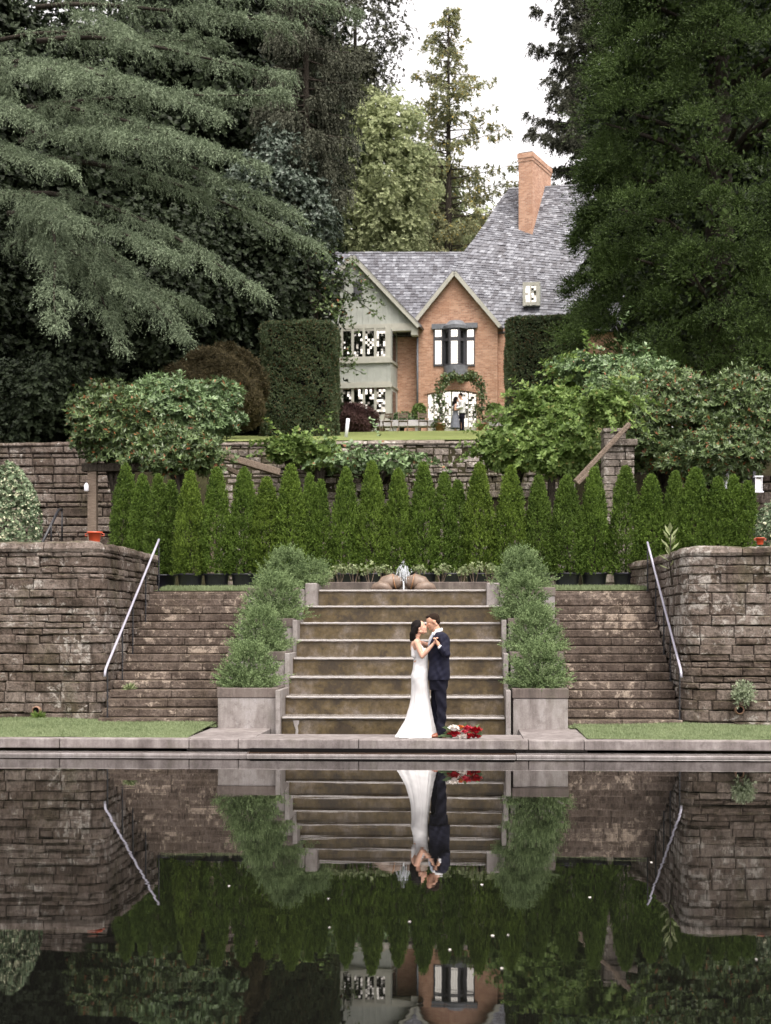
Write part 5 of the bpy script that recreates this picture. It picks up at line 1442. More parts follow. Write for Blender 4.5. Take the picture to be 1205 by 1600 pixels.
# dark mass behind/left of it with open branches (brownish)
def open_conifer(name, px, Y, top_py, bot_py, halfw_px, lab, mat, nb=90, dens=1.0, up=.15, needle=(.14, .026), droop=.5, cat='tree', taper=.9, sway=.1, seed=5, n_s=9, nd=11):
    cx = PX(px, Y); zb = gz(cx, Y); s_ = Y/F; zt = P(px, top_py, Y).z; z0 = P(px, bot_py, Y).z; Rr = halfw_px*s_
    t = root_at(name, (cx, Y, zb), lab, cat)
    mb = MB(); trunk_mesh(mb, [(0, 0, -1), (0, 0, (zt-zb)*.5), (0, 0, zt-zb)], Rr*.055+.12, .03, 8)
    fb = FB(); R = random.Random(seed)
    for i in range(nb):
        h = i/nb; z = z0-zb+(zt-z0)*(h**.92); a = R.uniform(0, 6.283); L = Rr*((1-h)**taper)*R.uniform(.45, 1.15)+.25
        d = np.array([math.cos(a), math.sin(a), up+R.uniform(-.12, .18)+h*.25]); d /= np.linalg.norm(d)
        u = np.linspace(0, 1, 7); sag = R.uniform(.05, .22)
        pts = np.array([0, 0, z])+d*L*u[:, None]+np.array([0, 0, 1.])*(-sag*L*u**1.5+sag*.9*L*u**4)[:, None]
        mb.tube([tuple(q) for q in pts], [.05*(1-.9*q) for q in u], 5)
        n2 = max(3, int(L*5*dens)); uu = .18+.82*RS.rand(n2); base = np.array([0, 0, z])+d*L*uu[:, None]+np.array([0, 0, 1.])*(-sag*L*uu**1.5+sag*.9*L*uu**4)[:, None]
        sd = nrm(np.cross(d, [0, 0, 1.])[None])*np.where(RS.rand(n2, 1) < .5, -1, 1)
        l2 = (.18+.22*L*(1-uu*.7))*(.4+.7*RS.rand(n2))
        d2 = nrm(d*.7+sd*.8+.25*rnd(n2)+np.array([0, 0, -.15]))
        tt = RS.rand(n2, n_s); pos = base[:, None]+d2[:, None]*(l2[:, None]*tt)[..., None]; pos[..., 2] -= .3*l2[:, None]*tt**2
        dd = np.repeat(d2[:, None], n_s, 1).reshape(-1, 3); dd = nrm(dd+.5*rnd(len(dd))+np.array([0, 0, -.35*droop*2]))
        fb.sprays(pos.reshape(-1, 3), dd, .22+.28*RS.rand(len(dd)), nd, needle[0], needle[1], .5, droop=droop)
    fb.build('foliage', mat, t); mb.build('trunk', 'bark', t, smooth=True); return t
open_conifer('spruce_tree', 701, 92, 12, 430, 146, 'tall open spruce with golden lit tips against the sky', 'spruce_needle', nb=135, dens=.56, taper=.85, n_s=5, nd=7, needle=(.26, .045), up=.12)
open_conifer('fir_tree', 928, 88, -220, 330, 108, 'ragged conifer showing behind the chimney and the dark yew', 'fir_needle', nb=190, dens=1.1, taper=.35, n_s=8, needle=(.18, .034))
open_conifer('fir_tree', 478, 58, -420, 310, 78, 'dark hanging fir behind the cedar, left of the sky gap', 'fir_needle', nb=150, dens=1.3, taper=.3, droop=1.4, up=-.25, n_s=9, needle=(.15, .026))
# background broadleaves
crown_tree('maple_tree', 590, 84, 145, 86, 'tall light green maple behind the slate roof, left of the spruce', 'far_leaf', nclump=330, per=34, L=.18, Wd=.055, cr=.95, bottom=440, k=5, surf=.4)
crown_tree('maple_tree', 520, 88, 60, 80, 'pale green maple standing behind the dark hanging fir', 'far_leaf', nclump=380, per=34, L=.20, Wd=.065, cr=1.05, bottom=430, k=5, surf=.4)
crown_tree('maple_tree', 655, 96, 250, 50, 'small light green tree between the big maple and the spruce', 'far_leaf', nclump=90, per=44, L=.25, Wd=.08, cr=1.5, bottom=430, k=5, surf=.4)
crown_tree('oak_tree', 555, 84, -110, 68, 'brown-green leafy tree top at the left edge of the sky', 'fir_needle', nclump=95, per=38, L=.17, Wd=.05, cr=1.3, bottom=190, k=5, surf=.35)
# broadleaf with bluish leaves in front of the house gable
crown_tree('magnolia_tree', 432, 57, 205, 80, 'broadleaf tree with bluish leaves overlapping the left gable', 'blue_leaf', nclump=240, per=36, L=.125, Wd=.042, cr=.8, bottom=545, k=5, surf=.45)
def twigs(px0, py0, px1, py1, Y, t):
    pass
# leafy sprays reaching over the timber gable
t = root_at('magnolia_tree', (PX(480, 55), 55, gz(0, 55)), 'thin leafy branches reaching in front of the sage gable', 'tree')
fb = FB(); mb = MB(); o = np.array([PX(480, 55), 55, gz(0, 55)])
mb.tube([(0, 0, 0), (.2, 0, 2), (.3, 0, 4)], [.12, .09, .06], 8)
for (a, b, c_, d_) in ((500, 430, 592, 495), (490, 450, 560, 520), (480, 400, 575, 440), (500, 470, 598, 474), (470, 470, 545, 500), (490, 560, 566, 582), (480, 540, 555, 566), (470, 380, 560, 415), (500, 430, 585, 455)):
    s = np.array(P(a, b, 55))-o; e = np.array(P(c_, d_, 54))-o
    mb.tube([(.3, 0, 4), tuple((s+np.array([.3, 0, 4]))/2), tuple(s), tuple(s+(e-s)*.5+np.array([0, 0, .1])), tuple(e)], [.05, .04, .025, .015, .006], 5)
    u = RS.rand(46, 1)**.8; p = s+(e-s)*u+.14*rnd(46)*np.array([1, 1, .9]); rosettes(fb, p, nrm(rnd(46)*.5+np.array([0, -.3, 1.])), .13, .04, 4, 1.2)
fb.build('foliage', 'rhodo_leaf_dark', t); mb.build('trunk', 'bark', t)
# dark understory evergreens
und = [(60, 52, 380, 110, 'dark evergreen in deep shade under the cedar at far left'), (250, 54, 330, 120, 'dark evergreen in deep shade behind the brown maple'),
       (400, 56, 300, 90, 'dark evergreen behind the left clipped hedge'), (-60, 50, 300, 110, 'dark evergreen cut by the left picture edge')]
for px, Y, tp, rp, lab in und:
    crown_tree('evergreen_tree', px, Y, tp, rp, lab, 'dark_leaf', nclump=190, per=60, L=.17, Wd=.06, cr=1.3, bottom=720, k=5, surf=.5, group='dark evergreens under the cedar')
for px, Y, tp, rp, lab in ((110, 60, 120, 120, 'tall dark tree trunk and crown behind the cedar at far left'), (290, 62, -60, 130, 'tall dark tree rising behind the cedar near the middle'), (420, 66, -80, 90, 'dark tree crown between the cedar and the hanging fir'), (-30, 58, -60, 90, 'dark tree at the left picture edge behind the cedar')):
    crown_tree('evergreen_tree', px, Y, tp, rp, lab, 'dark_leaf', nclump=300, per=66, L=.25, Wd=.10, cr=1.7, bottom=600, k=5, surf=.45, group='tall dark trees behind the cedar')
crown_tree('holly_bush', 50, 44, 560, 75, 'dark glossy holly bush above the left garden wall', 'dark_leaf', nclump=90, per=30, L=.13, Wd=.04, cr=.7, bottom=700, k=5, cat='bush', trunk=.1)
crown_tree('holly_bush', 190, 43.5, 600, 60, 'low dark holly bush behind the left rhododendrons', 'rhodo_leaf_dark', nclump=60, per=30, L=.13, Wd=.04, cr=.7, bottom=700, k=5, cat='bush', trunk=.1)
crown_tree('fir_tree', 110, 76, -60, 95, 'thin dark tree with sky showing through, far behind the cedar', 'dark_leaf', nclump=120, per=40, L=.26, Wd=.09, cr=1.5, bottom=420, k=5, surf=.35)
# trees at right, behind yew, and distant masses
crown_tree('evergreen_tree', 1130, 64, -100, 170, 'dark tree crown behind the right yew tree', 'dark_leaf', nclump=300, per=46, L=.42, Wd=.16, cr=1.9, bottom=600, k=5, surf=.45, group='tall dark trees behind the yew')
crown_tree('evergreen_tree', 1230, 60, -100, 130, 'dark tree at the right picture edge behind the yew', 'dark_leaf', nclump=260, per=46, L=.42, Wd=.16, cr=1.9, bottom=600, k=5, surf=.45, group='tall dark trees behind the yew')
crown_tree('evergreen_tree', 760, 110, 340, 60, 'distant dark tree line piece behind the roofs', 'far_leaf', nclump=60, per=40, L=.3, Wd=.1, cr=1.8, bottom=470, k=5, surf=.4)
bpy.data.objects['evergreen_tree'].name
# ================================================================== PEOPLE
def rot_to(d):
    return Vector(d).normalized().to_track_quat('Z', 'Y').to_matrix().to_4x4()
class Blob:
    def __init__(s): s.bm = bmesh.new()
    def cap(s, a, ra, b, rb, flat=1.0, seg=16, flatdir=None):
        """tapered capsule; flat scales the section along world Y-ish axis"""
        a = Vector(a); b = Vector(b); d = b-a; L = d.length; 
        if L < 1e-5: return s.ell(a, (ra, ra, ra))
        z = d/L; x = z.cross(Vector(flatdir or (0, 1, 0)))
        if x.length < .05: x = z.cross(Vector((1, 0, 0)))
        x.normalize(); y = z.cross(x)
        rings = []
        for i in range(5): t = math.pi/2*(1-i/4.0); rings.append((-ra*math.sin(t), ra*math.cos(t)))
        for i in range(5): t = math.pi/2*(i/4.0); rings.append((L+rb*math.sin(t), rb*math.cos(t)))
        vs = []
        for (h, r) in rings:
            r = max(r, 1e-4); vs.append([s.bm.verts.new(a+z*h+x*r*math.cos(2*math.pi*k/seg)+y*r*flat*math.sin(2*math.pi*k/seg)) for k in range(seg)])
        for i in range(len(vs)-1):
            for k in range(seg): s.bm.faces.new((vs[i][k], vs[i][(k+1) % seg], vs[i+1][(k+1) % seg], vs[i+1][k]))
        s.bm.faces.new(vs[0][::-1]); s.bm.faces.new(vs[-1])
    def chain(s, pts, rs, flat=1.0):
        for i in range(len(pts)-1): s.cap(pts[i], rs[i], pts[i+1], rs[i+1], flat)
    def ell(s, c, r, rot=None):
        m = Matrix.Translation(Vector(c)) @ (rot or Matrix.Identity(4)) @ Matrix.Diagonal((*r, 1))
        bmesh.ops.create_uvsphere(s.bm, u_segments=20, v_segments=12, radius=1, matrix=m)
    def loft(s, rings, seg=40, fold=None):
        """rings: (cx,cy,z,rx,ry,[tiltx])"""
        vs = []
        for i, q in enumerate(rings):
            cx, cy, z, rx_, ry_ = q[:5]; tl = q[5] if len(q) > 5 else 0
            row = []
            for k in range(seg):
                t = 2*math.pi*k/seg; f = 1+(fold(i/(len(rings)-1), t) if fold else 0)
                row.append(s.bm.verts.new((cx+rx_*f*math.cos(t), cy+ry_*f*math.sin(t), z+tl*math.cos(t))))
            vs.append(row)
        for i in range(len(vs)-1):
            for k in range(seg): s.bm.faces.new((vs[i][k], vs[i][(k+1) % seg], vs[i+1][(k+1) % seg], vs[i+1][k]))
        s.bm.faces.new(vs[0][::-1]); s.bm.faces.new(vs[-1])
    def build(s, name, mat, parent, voxel=.008, smooth=3, remesh=True, disp=None):
        me = bpy.data.meshes.new(name); bmesh.ops.recalc_face_normals(s.bm, faces=s.bm.faces); s.bm.to_mesh(me); s.bm.free(); me.materials.append(M[mat])
        o = bpy.data.objects.new(name, me); link(o)
        if remesh:
            m = o.modifiers.new('r', 'REMESH'); m.mode = 'VOXEL'; m.voxel_size = voxel; m.use_smooth_shade = True
            if smooth: m = o.modifiers.new('s', 'SMOOTH'); m.factor = .6; m.iterations = smooth
            dg = bpy.context.evaluated_depsgraph_get(); me2 = bpy.data.meshes.new_from_object(o.evaluated_get(dg)); o.modifiers.clear(); o.data = me2; me2.name = name
            if not me2.materials: me2.materials.append(M[mat])
        for p in o.data.polygons: p.use_smooth = True
        if disp:
            for v in o.data.vertices:
                v.co += disp(v.co)
        if parent is not None: o.parent = parent
        return o
def bez(pts, n=6):
    out = []
    for i in range(len(pts)-1):
        p0 = Vector(pts[max(i-1, 0)]); p1 = Vector(pts[i]); p2 = Vector(pts[i+1]); p3 = Vector(pts[min(i+2, len(pts)-1)])
        for k in range(n):
            t = k/n; out.append(.5*((2*p1)+(p2-p0)*t+(2*p0-5*p1+4*p2-p3)*t*t+(3*p1-3*p2+p3-p0)*t**3))
    out.append(Vector(pts[-1])); return out
def resample(rings, n=5):
    out = []
    for i in range(len(rings)-1):
        a, b = rings[i], rings[i+1]; pa = rings[max(i-1, 0)]; pb = rings[min(i+2, len(rings)-1)]
        for k in range(n):
            t = k/n; out.append(tuple(.5*((2*a[j])+(b[j]-pa[j])*t+(2*pa[j]-5*a[j]+4*b[j]-pb[j])*t*t+(3*a[j]-3*b[j]+pb[j]-pa[j])*t**3) for j in range(len(a))))
    out.append(tuple(rings[-1])); return out
def head(B, c, f, up, s=1.0):
    """f: facing dir, up: head up dir, c: skull centre"""
    f = Vector(f).normalized(); up = Vector(up); up = (up-f*up.dot(f)).normalized(); sd = up.cross(f).normalized()
    Rm = Matrix((f, sd, up)).transposed().to_4x4()
    w = lambda a, b, c_: Vector(c)+(f*a+sd*b+up*c_)*s
    B.ell(w(-.008, 0, .025), (.098*s, .077*s, .092*s), Rm)          # skull
    B.ell(w(.030, 0, -.030), (.062*s, .060*s, .078*s), Rm)          # face
    B.cap(w(.045, 0, -.080), .030*s, w(.064, 0, -.092), .020*s)     # chin
    for q in (-1, 1):
        B.cap(w(-.03, q*.055, -.05), .024*s, w(.045, q*.022, -.088), .020*s)   # jaw
        B.cap(w(.074, q*.012, .022), .012*s, w(.062, q*.042, .020), .012*s)    # brow
        B.ell(w(.060, q*.036, -.022), (.022*s, .022*s, .020*s), Rm)            # cheek
        B.ell(w(.070, q*.030, .004), (.013*s, .014*s, .010*s), Rm)             # closed eye
        B.ell(w(-.012, q*.078, -.010), (.020*s, .009*s, .030*s), Rm)           # ear
    B.cap(w(.080, 0, .010), .009*s, w(.104, 0, -.026), .012*s)      # nose
    B.ell(w(.092, 0, -.032), (.014*s, .016*s, .010*s), Rm)
    B.ell(w(.084, 0, -.055), (.014*s, .022*s, .008*s), Rm)          # lips
    B.ell(w(.080, 0, -.067), (.013*s, .019*s, .008*s), Rm)
    return w
def hand(B, wrist, palm, fdir, thumbdir, curl, s=1.0, spread=Vector((0, 0, 1))):
    """wrist->palm centre; four curled fingers rooted along spread, thumb from the side"""
    wrist = Vector(wrist); palm = Vector(palm); fd = Vector(fdir).normalized(); sp_ = Vector(spread).normalized(); cu = Vector(curl).normalized()
    B.cap(wrist, .024*s, palm, .030*s, .6, flatdir=tuple(sp_))
    for sgn in (-.022, -.007, .008, .022): B.cap(palm+sp_*sgn*s*.8-fd*.03*s, .014*s, palm+sp_*sgn*s+fd*.03*s, .012*s)
    for i, (o_, L) in enumerate(((-.027, .062), (-.009, .074), (.010, .080), (.028, .070))):
        b = palm+sp_*o_*s+fd*.035*s; L *= s; p1 = b+fd*L*.45+cu*L*.10; p2 = p1+fd*L*.15+cu*L*.30; p3 = p2-fd*L*.12+cu*L*.22
        B.chain([b, p1, p2, p3], [.0095*s, .009*s, .0085*s, .0075*s])
    td = Vector(thumbdir).normalized(); b = palm+sp_*.026*s-fd*.02*s
    B.chain([b, b+td*.03*s+fd*.02*s, b+td*.035*s+fd*.048*s+cu*.012*s], [.013*s, .011*s, .009*s])
CY = 22.27; cb = P(670, 1152, CY); PXM = CY/F*1.0
def L_(px, py, y=0.0): return Vector(((px-670)*CY/F*1.0, y, (1152-py)*CY/F))
# ---- bride
rb_ = P(652, 1152, CY)
OFF = Vector(((652-670)*CY/F, 0, 0))
def Lb(px, py, y=0.0): return L_(px, py, y)-OFF
bride_root = None
B = Blob()
hc = Lb(656.2, 981.0, -.00)
w = head(B, hc, (.93, -.06, .36), (-.36, 0, .93), .98)
neck = Lb(650.5, 998); 
B.cap(hc+Vector((-.02, 0, -.05)), .050, neck, .048); B.cap(neck, .05, Lb(650.5, 1006), .075)
B.loft(resample([(Lb(650, 0).x, 0, Lb(0, 1016).z, .085, .125), (Lb(650.5, 0).x, 0, Lb(0, 1010).z, .088, .150), (Lb(650.5, 0).x, 0, Lb(0, 1004).z, .075, .155), (Lb(650.5, 0).x, 0, Lb(0, 1001).z, .045, .10)], 3), 24)
B.loft(resample([(Lb(656, 0).x, 0, Lb(0, 1066).z, .09, .13), (Lb(657, 0).x, 0, Lb(0, 1040).z, .075, .105), (Lb(656, 0).x, 0, Lb(0, 1025).z, .08, .11), (Lb(651, 0).x, 0, Lb(0, 1010).z, .08, .13)], 4), 24)
for sd_, q in ((-1, 1), (1, 1)): # legs inside the dress
    B.chain([Lb(656, 1062, sd_*.07), Lb(660, 1105, sd_*.07), Lb(655, 1146, sd_*.08)], [.075, .05, .035])
# near (right) arm
sh = Lb(651.5, 1004, -.165); el = Lb(660.5, 1025.5, -.215); wr = Lb(677, 1007.0, -.235)
B.chain([sh, sh.lerp(el, .5), el], [.048, .042, .034]); B.chain([el, el.lerp(wr, .35), wr], [.034, .036, .023])
B.ell(sh, (.05, .048, .055))
hand(B, wr, Lb(680.5, 1002.5, -.25), (.15, 0, .95), (-.2, .6, .5), (.9, .0, -.1), .80, spread=(.1, 1, 0))
# far arm round his shoulder
sh2 = Lb(652.5, 1004, .155); el2 = Lb(668, 1009, .25); wr2 = Lb(684, 994, .235)
B.chain([sh2, el2, wr2], [.045, .036, .024]); B.cap(wr2, .026, wr2+Vector((.07, -.02, .02)), .022, .6)
bride = B.build('person', 'skin_light', None, .0065, 3)
bride.location = (rb_.x, CY, KZ)
tag(bride, 'bride in a long white mermaid gown with a dark bob, kissing the groom', 'person')
# hair
B = Blob(); fx_ = Vector((.93, -.06, .36)).normalized(); ux = Vector((-.36, 0, .93)); sx_ = ux.cross(fx_)
hw = lambda a, b, c: hc+(fx_*a+sx_*b+ux*c)
Rm = Matrix((fx_, sx_, ux)).transposed().to_4x4()
B.ell(hw(-.028, 0, .040), (.100, .090, .092), Rm)
B.ell(hw(-.070, 0, .0), (.075, .088, .09), Rm)
for k in range(13):
    a = -1.5+3.0*k/12; y = .088*math.sin(a); bx = -.045-.05*math.cos(a)
    st_ = hw(bx+.02, y, .03); en = Vector((st_.x-.04+.02*math.sin(k*2.1), st_.y*1.05, Lb(0, 999.5+1.6*math.sin(k*1.7)).z))
    B.chain([st_, st_.lerp(en, .5)+Vector((-.02, 0, 0)), en], [.030, .030, .016])
B.build('hair', 'hair_black', bride, .007, 1)
# gown
prof = [(649.5, 1151.5, 31.5, .31), (650.0, 1148, 30.0, .295), (652, 1138, 26.5, .25), (654.5, 1125, 21.8, .205), (656, 1108, 17.6, .165), (656.8, 1089, 14.6, .145), (656.2, 1070, 13.4, .165), (655.8, 1057, 13.4, .180), (656.8, 1046, 12.0, .155), (657.4, 1037, 11.3, .128), (657.6, 1029, 11.5, .130), (656.6, 1020, 12.2, .142), (654.6, 1013, 11.4, .140)]
rings = []
for (cx, py, hw_, ry) in prof: q = Lb(cx, py); rings.append((q.x, 0, max(q.z, .004), hw_*CY/F, ry))
rings = resample(rings, 6)
def fold(u, t):
    g = max(0, 1-u*1.7)
    return g*(.070*math.sin(7*t+1.2+u*2)+.045*math.sin(13*t+u*6+.5)+.025*math.sin(21*t+2))+.014*math.sin(2*t+u*46+math.sin(t*3))*(1 if u > .45 else u*2)+.006*math.sin(5*t-u*90)
B = Blob(); B.loft(rings, 120, fold); 
gown = B.build('gown', 'dress_satin', bride, remesh=False)
B = Blob()
for y0 in (-.105, .105):
    B.chain([Lb(660, 1014, y0*1.0), Lb(655.5, 1006.5, y0*1.18), Lb(651.5, 1001.8, y0*1.08), Lb(646.8, 1007, y0*1.0), Lb(646.2, 1018, y0*.8)], [.026, .020, .016, .018, .026], .7)
    B.chain([Lb(661, 1017, y0*.9), Lb(656.5, 1008.5, y0*1.25)], [.035, .020], .6)
    B.chain([Lb(646.6, 1005, y0*.9), Lb(646.4, 1013, y0*.95), Lb(647.5, 1024, y0*.9)], [.022, .034, .045], .7)
B.build('gown_strap', 'dress_satin', bride, .006, 2)
# ---- groom
rg = P(687, 1151, CY); OG = Vector(((687-670)*CY/F, 0, 0))
def Lg(px, py, y=0.0): return L_(px, py, y)-OG
B = Blob()
hg = Lg(676.4, 971.8, .0)
fg = Vector((-.93, -.10, -.30)).normalized(); ug = Vector((-.30, 0, .95))
head(B, hg, fg, ug, 1.02)
B.cap(hg+Vector((.025, 0, -.05)), .062, Lg(685, 992), .065)
B.loft(resample([(Lg(686, 0).x, 0, Lg(0, 1060).z, .12, .15), (Lg(687, 0).x, 0, Lg(0, 1035).z, .11, .14), (Lg(687, 0).x, 0, Lg(0, 1010).z, .125, .18), (Lg(688, 0).x, 0, Lg(0, 995).z, .10, .18), (Lg(686.5, 0).x, 0, Lg(0, 989).z, .06, .08)], 4), 24)
for sd_, ax in ((-1, 689), (1, 681)):
    B.chain([Lg(686, 1058, sd_*.09), Lg(ax-.3, 1104, sd_*.09), Lg(ax, 1144, sd_*.10)], [.075, .045, .034])
shg = Lg(692.5, 997, -.20); elg = Lg(697.5, 1022.0, -.265); wg = Lg(686.8, 1009.5, -.275)
B.chain([shg, elg, wg], [.045, .036, .026])
hand(B, wg, Lg(684.3, 1004.6, -.275), (-.32, .1, .9), (-.6, -.1, .4), (-.7, .35, 0), 1.0, spread=(.15, 1, 0))
# far arm round her waist; the hand shows at her back
shf = Lg(690, 998, .20); elf = Lg(674, 1024, .26); wf = Lg(656, 1031, .17)
B.chain([shf, elf, wf], [.045, .036, .026]); 
hand(B, wf, Lg(650, 1033.0, .09), (-.25, -1, .02), (.1, 0, .9), (.1, -1, 0), 1.0, spread=(0, 0, 1))
B.cap(Lg(647.6, 1033.6, .03), .016, Lg(648.5, 1034.0, -.085), .011); B.cap(Lg(647.4, 1032.0, .03), .014, Lg(650.5, 1032.3, -.10), .010); B.cap(Lg(648, 1035.4, .03), .013, Lg(651, 1035.6, -.09), .010)
groom = B.build('person', 'skin_tan', None, .0065, 3)
groom.location = (rg.x, CY, KZ)
tag(groom, 'groom in a dark navy suit with grey tie, holding the bride and kissing her', 'person')
B = Blob(); sg = ug.cross(fg); Rg = Matrix((fg, sg, ug)).transposed().to_4x4()
gw = lambda a, b, c: hg+(fg*a+sg*b+ug*c)
B.ell(gw(-.028, 0, .046), (.094, .083, .083), Rg); B.ell(gw(.035, 0, .092), (.052, .058, .030), Rg); B.ell(gw(-.062, 0, -.010), (.055, .072, .058), Rg)
B.build('hair', 'hair_brown', groom, .006, 2)
# jacket
B = Blob()
jr = [(685.8, 1062.5, 17.0, .215), (686.0, 1052, 17.2, .215), (686.4, 1040, 16.2, .195), (686.6, 1030, 15.8, .185), (686.4, 1018, 16.6, .200), (686.6, 1008, 17.0, .215), (688.0, 1000, 15.4, .225), (688.6, 994.5, 12.2, .215), (688.2, 990, 8.6, .15), (687.4, 987.5, 5.6, .085)]
rings = resample([(Lg(cx, py).x, 0, Lg(cx, py).z, h_*CY/F, ry) for cx, py, h_, ry in jr], 5)
B.loft(rings, 48, lambda u, t: .012*math.sin(5*t+9*u))
for sp_, ep, wp in ((Lg(692.5, 997.0, -.195), Lg(698.3, 1022.0, -.262), Lg(690.5, 1013.6, -.275)), (shf+Vector((0, 0, 0)), elf, elf.lerp(wf, .8))):
    B.chain([sp_, sp_.lerp(ep, .5), ep], [.078, .070, .060]); B.chain([ep, ep.lerp(wp, .5), wp], [.060, .056, .048])
jk = B.build('jacket', 'navy_wool', groom, .009, 2, disp=lambda c: Vector((0, .006*math.sin(c.z*24+c.x*31+2*math.sin(c.x*17))+.003*math.sin(c.z*61-c.x*47+c.y*9), 0)))
# lapel / shirt / tie on the front (-x) side
B = Blob()
B.chain([Lg(677.8, 991.5, -.045), Lg(673.5, 1000, -.035), Lg(671.5, 1012, -.02)], [.034, .036, .022], 1.0)
B.chain([Lg(678.5, 990.0, .04), Lg(673.8, 1000, .03)], [.036, .034])
B.chain([Lg(681.3, 984.8, -.035), Lg(687, 985.5, -.045), Lg(690.0, 983.5, .0)], [.030, .028, .024]); B.chain([Lg(679.5, 989, -.04), Lg(685, 987, -.07), Lg(690, 985, -.05)], [.02, .022, .02])
B.cap(wg.lerp(elg, .12)+Vector((0, 0, 0)), .036, wg.lerp(elg, .42), .040)
B.build('shirt', 'shirt_white', groom, .006, 1)
B = Blob(); B.chain([Lg(676.2, 991.5, -.075), Lg(673.6, 998, -.085), Lg(671.6, 1006, -.075), Lg(670.6, 1014, -.05)], [.020, .022, .026, .02]); B.build('tie', 'tie_grey', groom, .006, 1)
# trousers
B = Blob()
B.loft(resample([(Lg(685, 0).x, 0, Lg(0, 1078).z, .135, .175), (Lg(685.5, 0).x, 0, Lg(0, 1066).z, .145, .19), (Lg(686, 0).x, 0, Lg(0, 1054).z, .14, .18)], 4), 32)
for sd_, kx, ax, bx_ in ((-1, 690.5, 690, 688.0), (1, 681.0, 681.5, 683.0)):
    B.chain([Lg(bx_, 1072, sd_*.085), Lg(kx, 1104, sd_*.09), Lg(ax, 1128, sd_*.095), Lg(ax-.5, 1146.5, sd_*.10)], [.096, .076, .066, .066])
B.build('trousers', 'navy_trouser', groom, .009, 2, disp=lambda c: Vector((.010*math.sin(c.z*34+c.y*20)*max(0.2, min(1, (.6-c.z)*3)), .009*math.sin(c.z*29+c.x*35), 0)))
for sd_, ax in ((-1, 689.5), (1, 681.0)):
    B = Blob(); a = Lg(ax, 1148.2, sd_*.10); B.ell(a+Vector((-.03, 0, 0)), (.10, .045, .040)); B.ell(a+Vector((-.12, -.01, -.012)), (.075, .042, .027)); B.cap(a+Vector((.06, 0, -.022)), .028, a+Vector((.02, 0, -.02)), .03)
    B.build('shoe', 'shoe_leather', groom, .006, 2)
